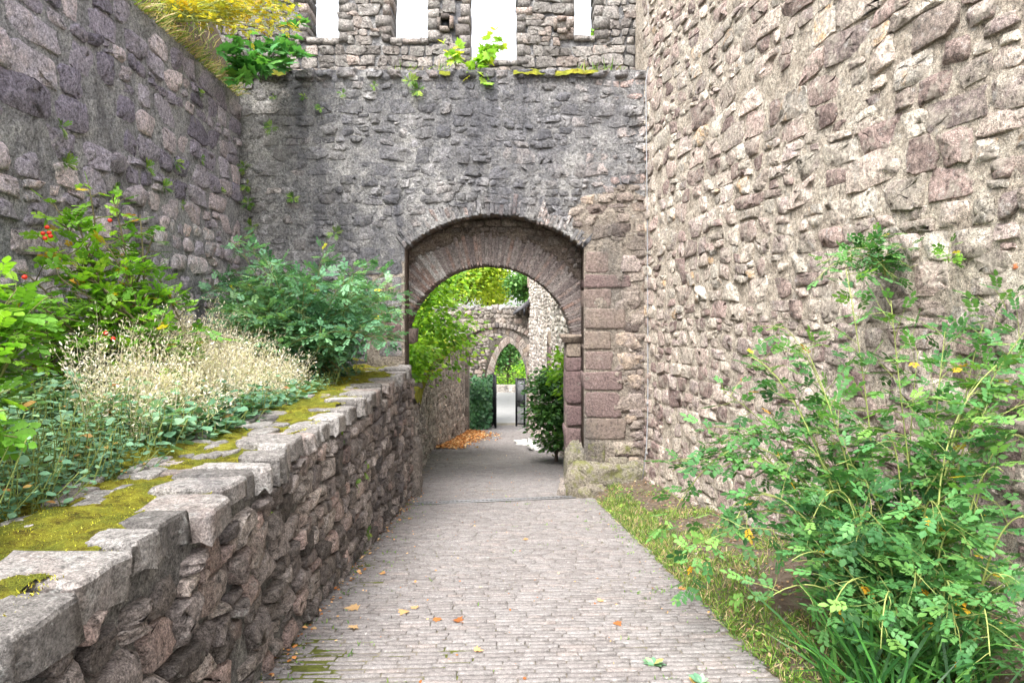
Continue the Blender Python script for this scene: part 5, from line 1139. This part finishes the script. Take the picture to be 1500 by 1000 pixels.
pts = [(rng.uniform(float(ledge(Y)), float(redge(Y))), Y, float(zp(Y))+.006) for Y in rng.uniform(3.2, 20, 420)]; litter('crumb_litter', A(pts), (.008, .028), rng)

mb = MB(); pv = A([[1, 0, 0], [-.5, .87, 0], [-.5, -.87, 0], [0, 0, .7], [.3, .3, .55]]); pf = A([[0, 1, 4], [1, 3, 4], [1, 2, 3], [2, 0, 3], [0, 4, 3]])
for k in range(1500):
    Y = 3.2+8.2*rng.random(); side = rng.random() < .35
    X = float(ledge(Y))+.02+abs(rng.normal(0, .09)) if side else lerp(float(redge(Y))-.03, rw_x(Y), rng.random())
    a = rng.uniform(0, 6.28); q = pv@A([[math.cos(a), math.sin(a), 0], [-math.sin(a), math.cos(a), 0], [0, 0, 1]])*rng.uniform(.006, .02)
    mb.add(q+A([X, Y, float(zp(Y)) if side else float(verge_z(A(X), A(Y)))]), pf, rt(rng))
mb.build('pebbles', M['parapet'], None, False, 'stuff')

# ------------------------------------------------------------------ trees and green beyond the gate
rng = np.random.default_rng(61)
def tree(name, foot, crown, rad, n, size, mat, label, cat='tree', tm=None, clumps=26, trunk=.2, group=None, lo=0., hi=1., keep=0):
    e = empty(name, foot, label, cat, group); foot, crown, rad = A(foot, float), A(crown, float), A(rad, float)
    cs = []
    for k in range(clumps):
        d = unit(rng.normal(0, 1, 3)); cs.append(crown+d*rad*rng.uniform(.35, 1)**.5)
    if trunk:
        C = bez(foot, lerp(foot, crown, .5)+A([rng.normal(0, .2), 0, 0]), crown, 8); m_ = MB(); m_.add(*tube(C, np.linspace(trunk, trunk*.35, 8), 8)); m_.build('trunk', M['bark'], e)
        for c in cs[:10]:
            p = C[rng.integers(3, 7)]; m_ = MB(); m_.add(*tube(bez(p, lerp(p, c, .5)+A([0, 0, .15]), c, 6), np.linspace(trunk*.3, trunk*.06, 6), 5)); m_.build('limb', M['bark'], e)
    P, D = [], []
    cr = rad.mean()*.42
    for k in range(n):
        c = cs[rng.integers(len(cs))]; o_ = rng.normal(0, .55, 3)*cr; P.append(c+o_*A([1.1, 1.1, .65])); D.append(unit(o_*A([1, 1, .3])+rng.normal(0, .3, 3)*cr+A([0, 0, -.15*cr])))
    P, D = A(P), A(D); T = tints(n, rng, lo, hi, 0, P, 1.2/max(.5, rad.mean()*.4))
    leaves(e, mat, tm or LF, P, frame(D, np.tile(A([0, 0, 1.]), (n, 1))+rng.normal(0, .45, (n, 3))), rng.uniform(size[0], size[1], n), T, keep, rest='crown')
    return e
tree('broadleaf_tree', (-3.6, 18.5, -1.2), (-2.9, 18.5, 1.6), (1.6, 1.9, 1.8), 9500, (.10, .19), M['tree'], 'bright green tree overhanging the mossy wall just beyond the gate', clumps=40, trunk=.12)
tree('broadleaf_tree', (-3.6, 15.2, -.6), (-2.75, 15.4, .55), (.75, 1.1, .85), 1500, (.10, .17), M['tree'], 'leafy green bush crowding the mossy wall behind the left gate jamb', 'bush', clumps=16, trunk=.06, lo=.1)
tree('broadleaf_tree', (-4.2, 38, -3.9), (-2.7, 38, 4.4), (2.3, 2, 2.2), 8000, (.16, .28), M['ytree'], 'sunlit yellow-green tree above the wall top left of the sky gap', clumps=30, trunk=.2)
tree('broadleaf_tree', (2.6, 36, -3.9), (1.0, 36, 3.6), (1.0, 1.2, 1.5), 3200, (.15, .25), M['dtree'], 'deep green tree branch beside the tall building corner', clumps=14, trunk=.12, lo=.3)
tree('broadleaf_tree', (-2.4, 42, -3.9), (-1.3, 42, 3.2), (1.5, 1.5, 1.2), 3000, (.16, .28), M['ytree'], 'smaller yellow-green tree just above the archway wall', clumps=14, trunk=.12)
tree('broadleaf_tree', (-.1, 52, -4), (-.3, 52, -.4), (3.4, 1.6, 2.6), 5200, (.2, .34), M['dtree'], 'dark tree with thick trunk seen through the open gate', clumps=30, trunk=.3)
tree('hedge_bush', (-1.0, 49, -4), (-.4, 49.0, -3.0), (2.6, .7, .85), 2600, (.12, .22), M['tree'], 'bright green bush behind the low wall across the road', 'bush', clumps=22, trunk=.05)
tree('broadleaf_tree', (-9, 48, -4), (-8.5, 48, 2), (4, 3, 5), 3000, (.3, .5), M['ytree'], 'pale tree far left behind the lane walls', clumps=30, trunk=.3)
tree('broadleaf_tree', (8, 55, -4), (8, 55, 2), (5, 3, 5), 3000, (.3, .5), M['dtree'], 'dark tree far right behind the tall building', clumps=30, trunk=.3)
pts = np.c_[rng.uniform(-45, 45, 9000), rng.uniform(62, 74, 9000), np.zeros(9000)]; pts[:, 2] = -4+rng.random(9000)*(4.5+2.5*fbm(pts[:, 0]*.15, pts[:, 0]*0, 3))
leaves(None, M['dtree'], LF, pts, frame(rng.normal(0, 1, (9000, 3)), np.tile(A([0, -.4, 1.]), (9000, 1))+rng.normal(0, .4, (9000, 3))), rng.uniform(.5, .95, 9000), tints(9000, rng, .1, 1, 0, pts, .2), 0, rest='far_woods')['kind'] = 'stuff'
# ivy on the inner side of the gatehouse, green behind the lane walls, dark bush on the right
e = empty('ivy', (-1.5, 31, -3.6), 'dark ivy climbing the passage wall left of the open gate', 'ivy'); n = 2200; P = np.c_[rng.uniform(-1.95, -.98, n), rng.uniform(30.6, 32.8, n), np.zeros(n)]
h = 2.35-.4*np.abs(P[:, 0]+1.5)-.0; P[:, 2] = -3.75+rng.random(n)**.8*h*(.75+.45*fbm(P[:, 0]*2, P[:, 1]*2, 5)); D = rng.normal(0, .6, (n, 3))+A([.4, -.6, -.5])
leaves(e, M['ivy'], LF2, P, frame(D, rng.normal(0, .4, (n, 3))+A([.2, -1, .7])), rng.uniform(.10, .2, n), tints(n, rng, 0, 1, 0, P), 0, rest='foliage')
m_ = MB()
for k in range(6): a = A([-1.8+.15*k, 32.2, -3.85]); m_.add(*tube(bez(a, a+A([.1, 0, 1]), a+A([rng.normal(0, .2), 0, 2.0]), 6), .02, 4, False))
m_.build('vine_stems', M['bark'], e)
tree('dark_bush', (1.12, 17.3, -2.2), (1.1, 17.3, -.95), (.46, .8, 1.05), 4200, (.09, .16), M['dtree'], 'dark green bush at the right of the lane behind the gate pier', 'bush', clumps=24, trunk=.05)
tree('lane_shrub', (1.35, 15.6, -1.9), (1.12, 15.6, .25), (.22, .4, .55), 420, (.09, .15), M['tree'], 'light green leafy shoots above the dark bush by the pier', 'shrub', clumps=10, trunk=.03)
# banks behind the lane walls
gridobj('lane_bank', *(lambda Yg, Tg: (lerp(np.interp(Yg, [12.7, 21, 28.7], [-2.3, -2.95, -2.45]), np.full_like(Yg, -9.), Tg), Yg, -.18+.6*(Yg > 20.9)*.2+1.6*Tg+.2*fbm(Yg, Tg*4, 4)))(*np.meshgrid(np.linspace(12.7, 28.9, 40), np.linspace(0, 1, 10), indexing='ij')), M['ground'], 'structure')
n = 1500; Y = rng.uniform(12.9, 28.5, n); X = np.interp(Y, [12.7, 21, 28.7], [-2.25, -2.9, -2.4])-abs(rng.normal(0, .35, n)); P = np.c_[X, Y, .02+rng.random(n)**1.5*.45+.35*(Y > 21)]
leaves(None, M['tree'], LF2, P, frame(rng.normal(0, 1, (n, 3)), rng.normal(0, .4, (n, 3))+A([.4, -.4, 1])), rng.uniform(.08, .16, n), tints(n, rng, .2, 1, 0, P), 0, rest='bank_leaves')['kind'] = 'stuff'
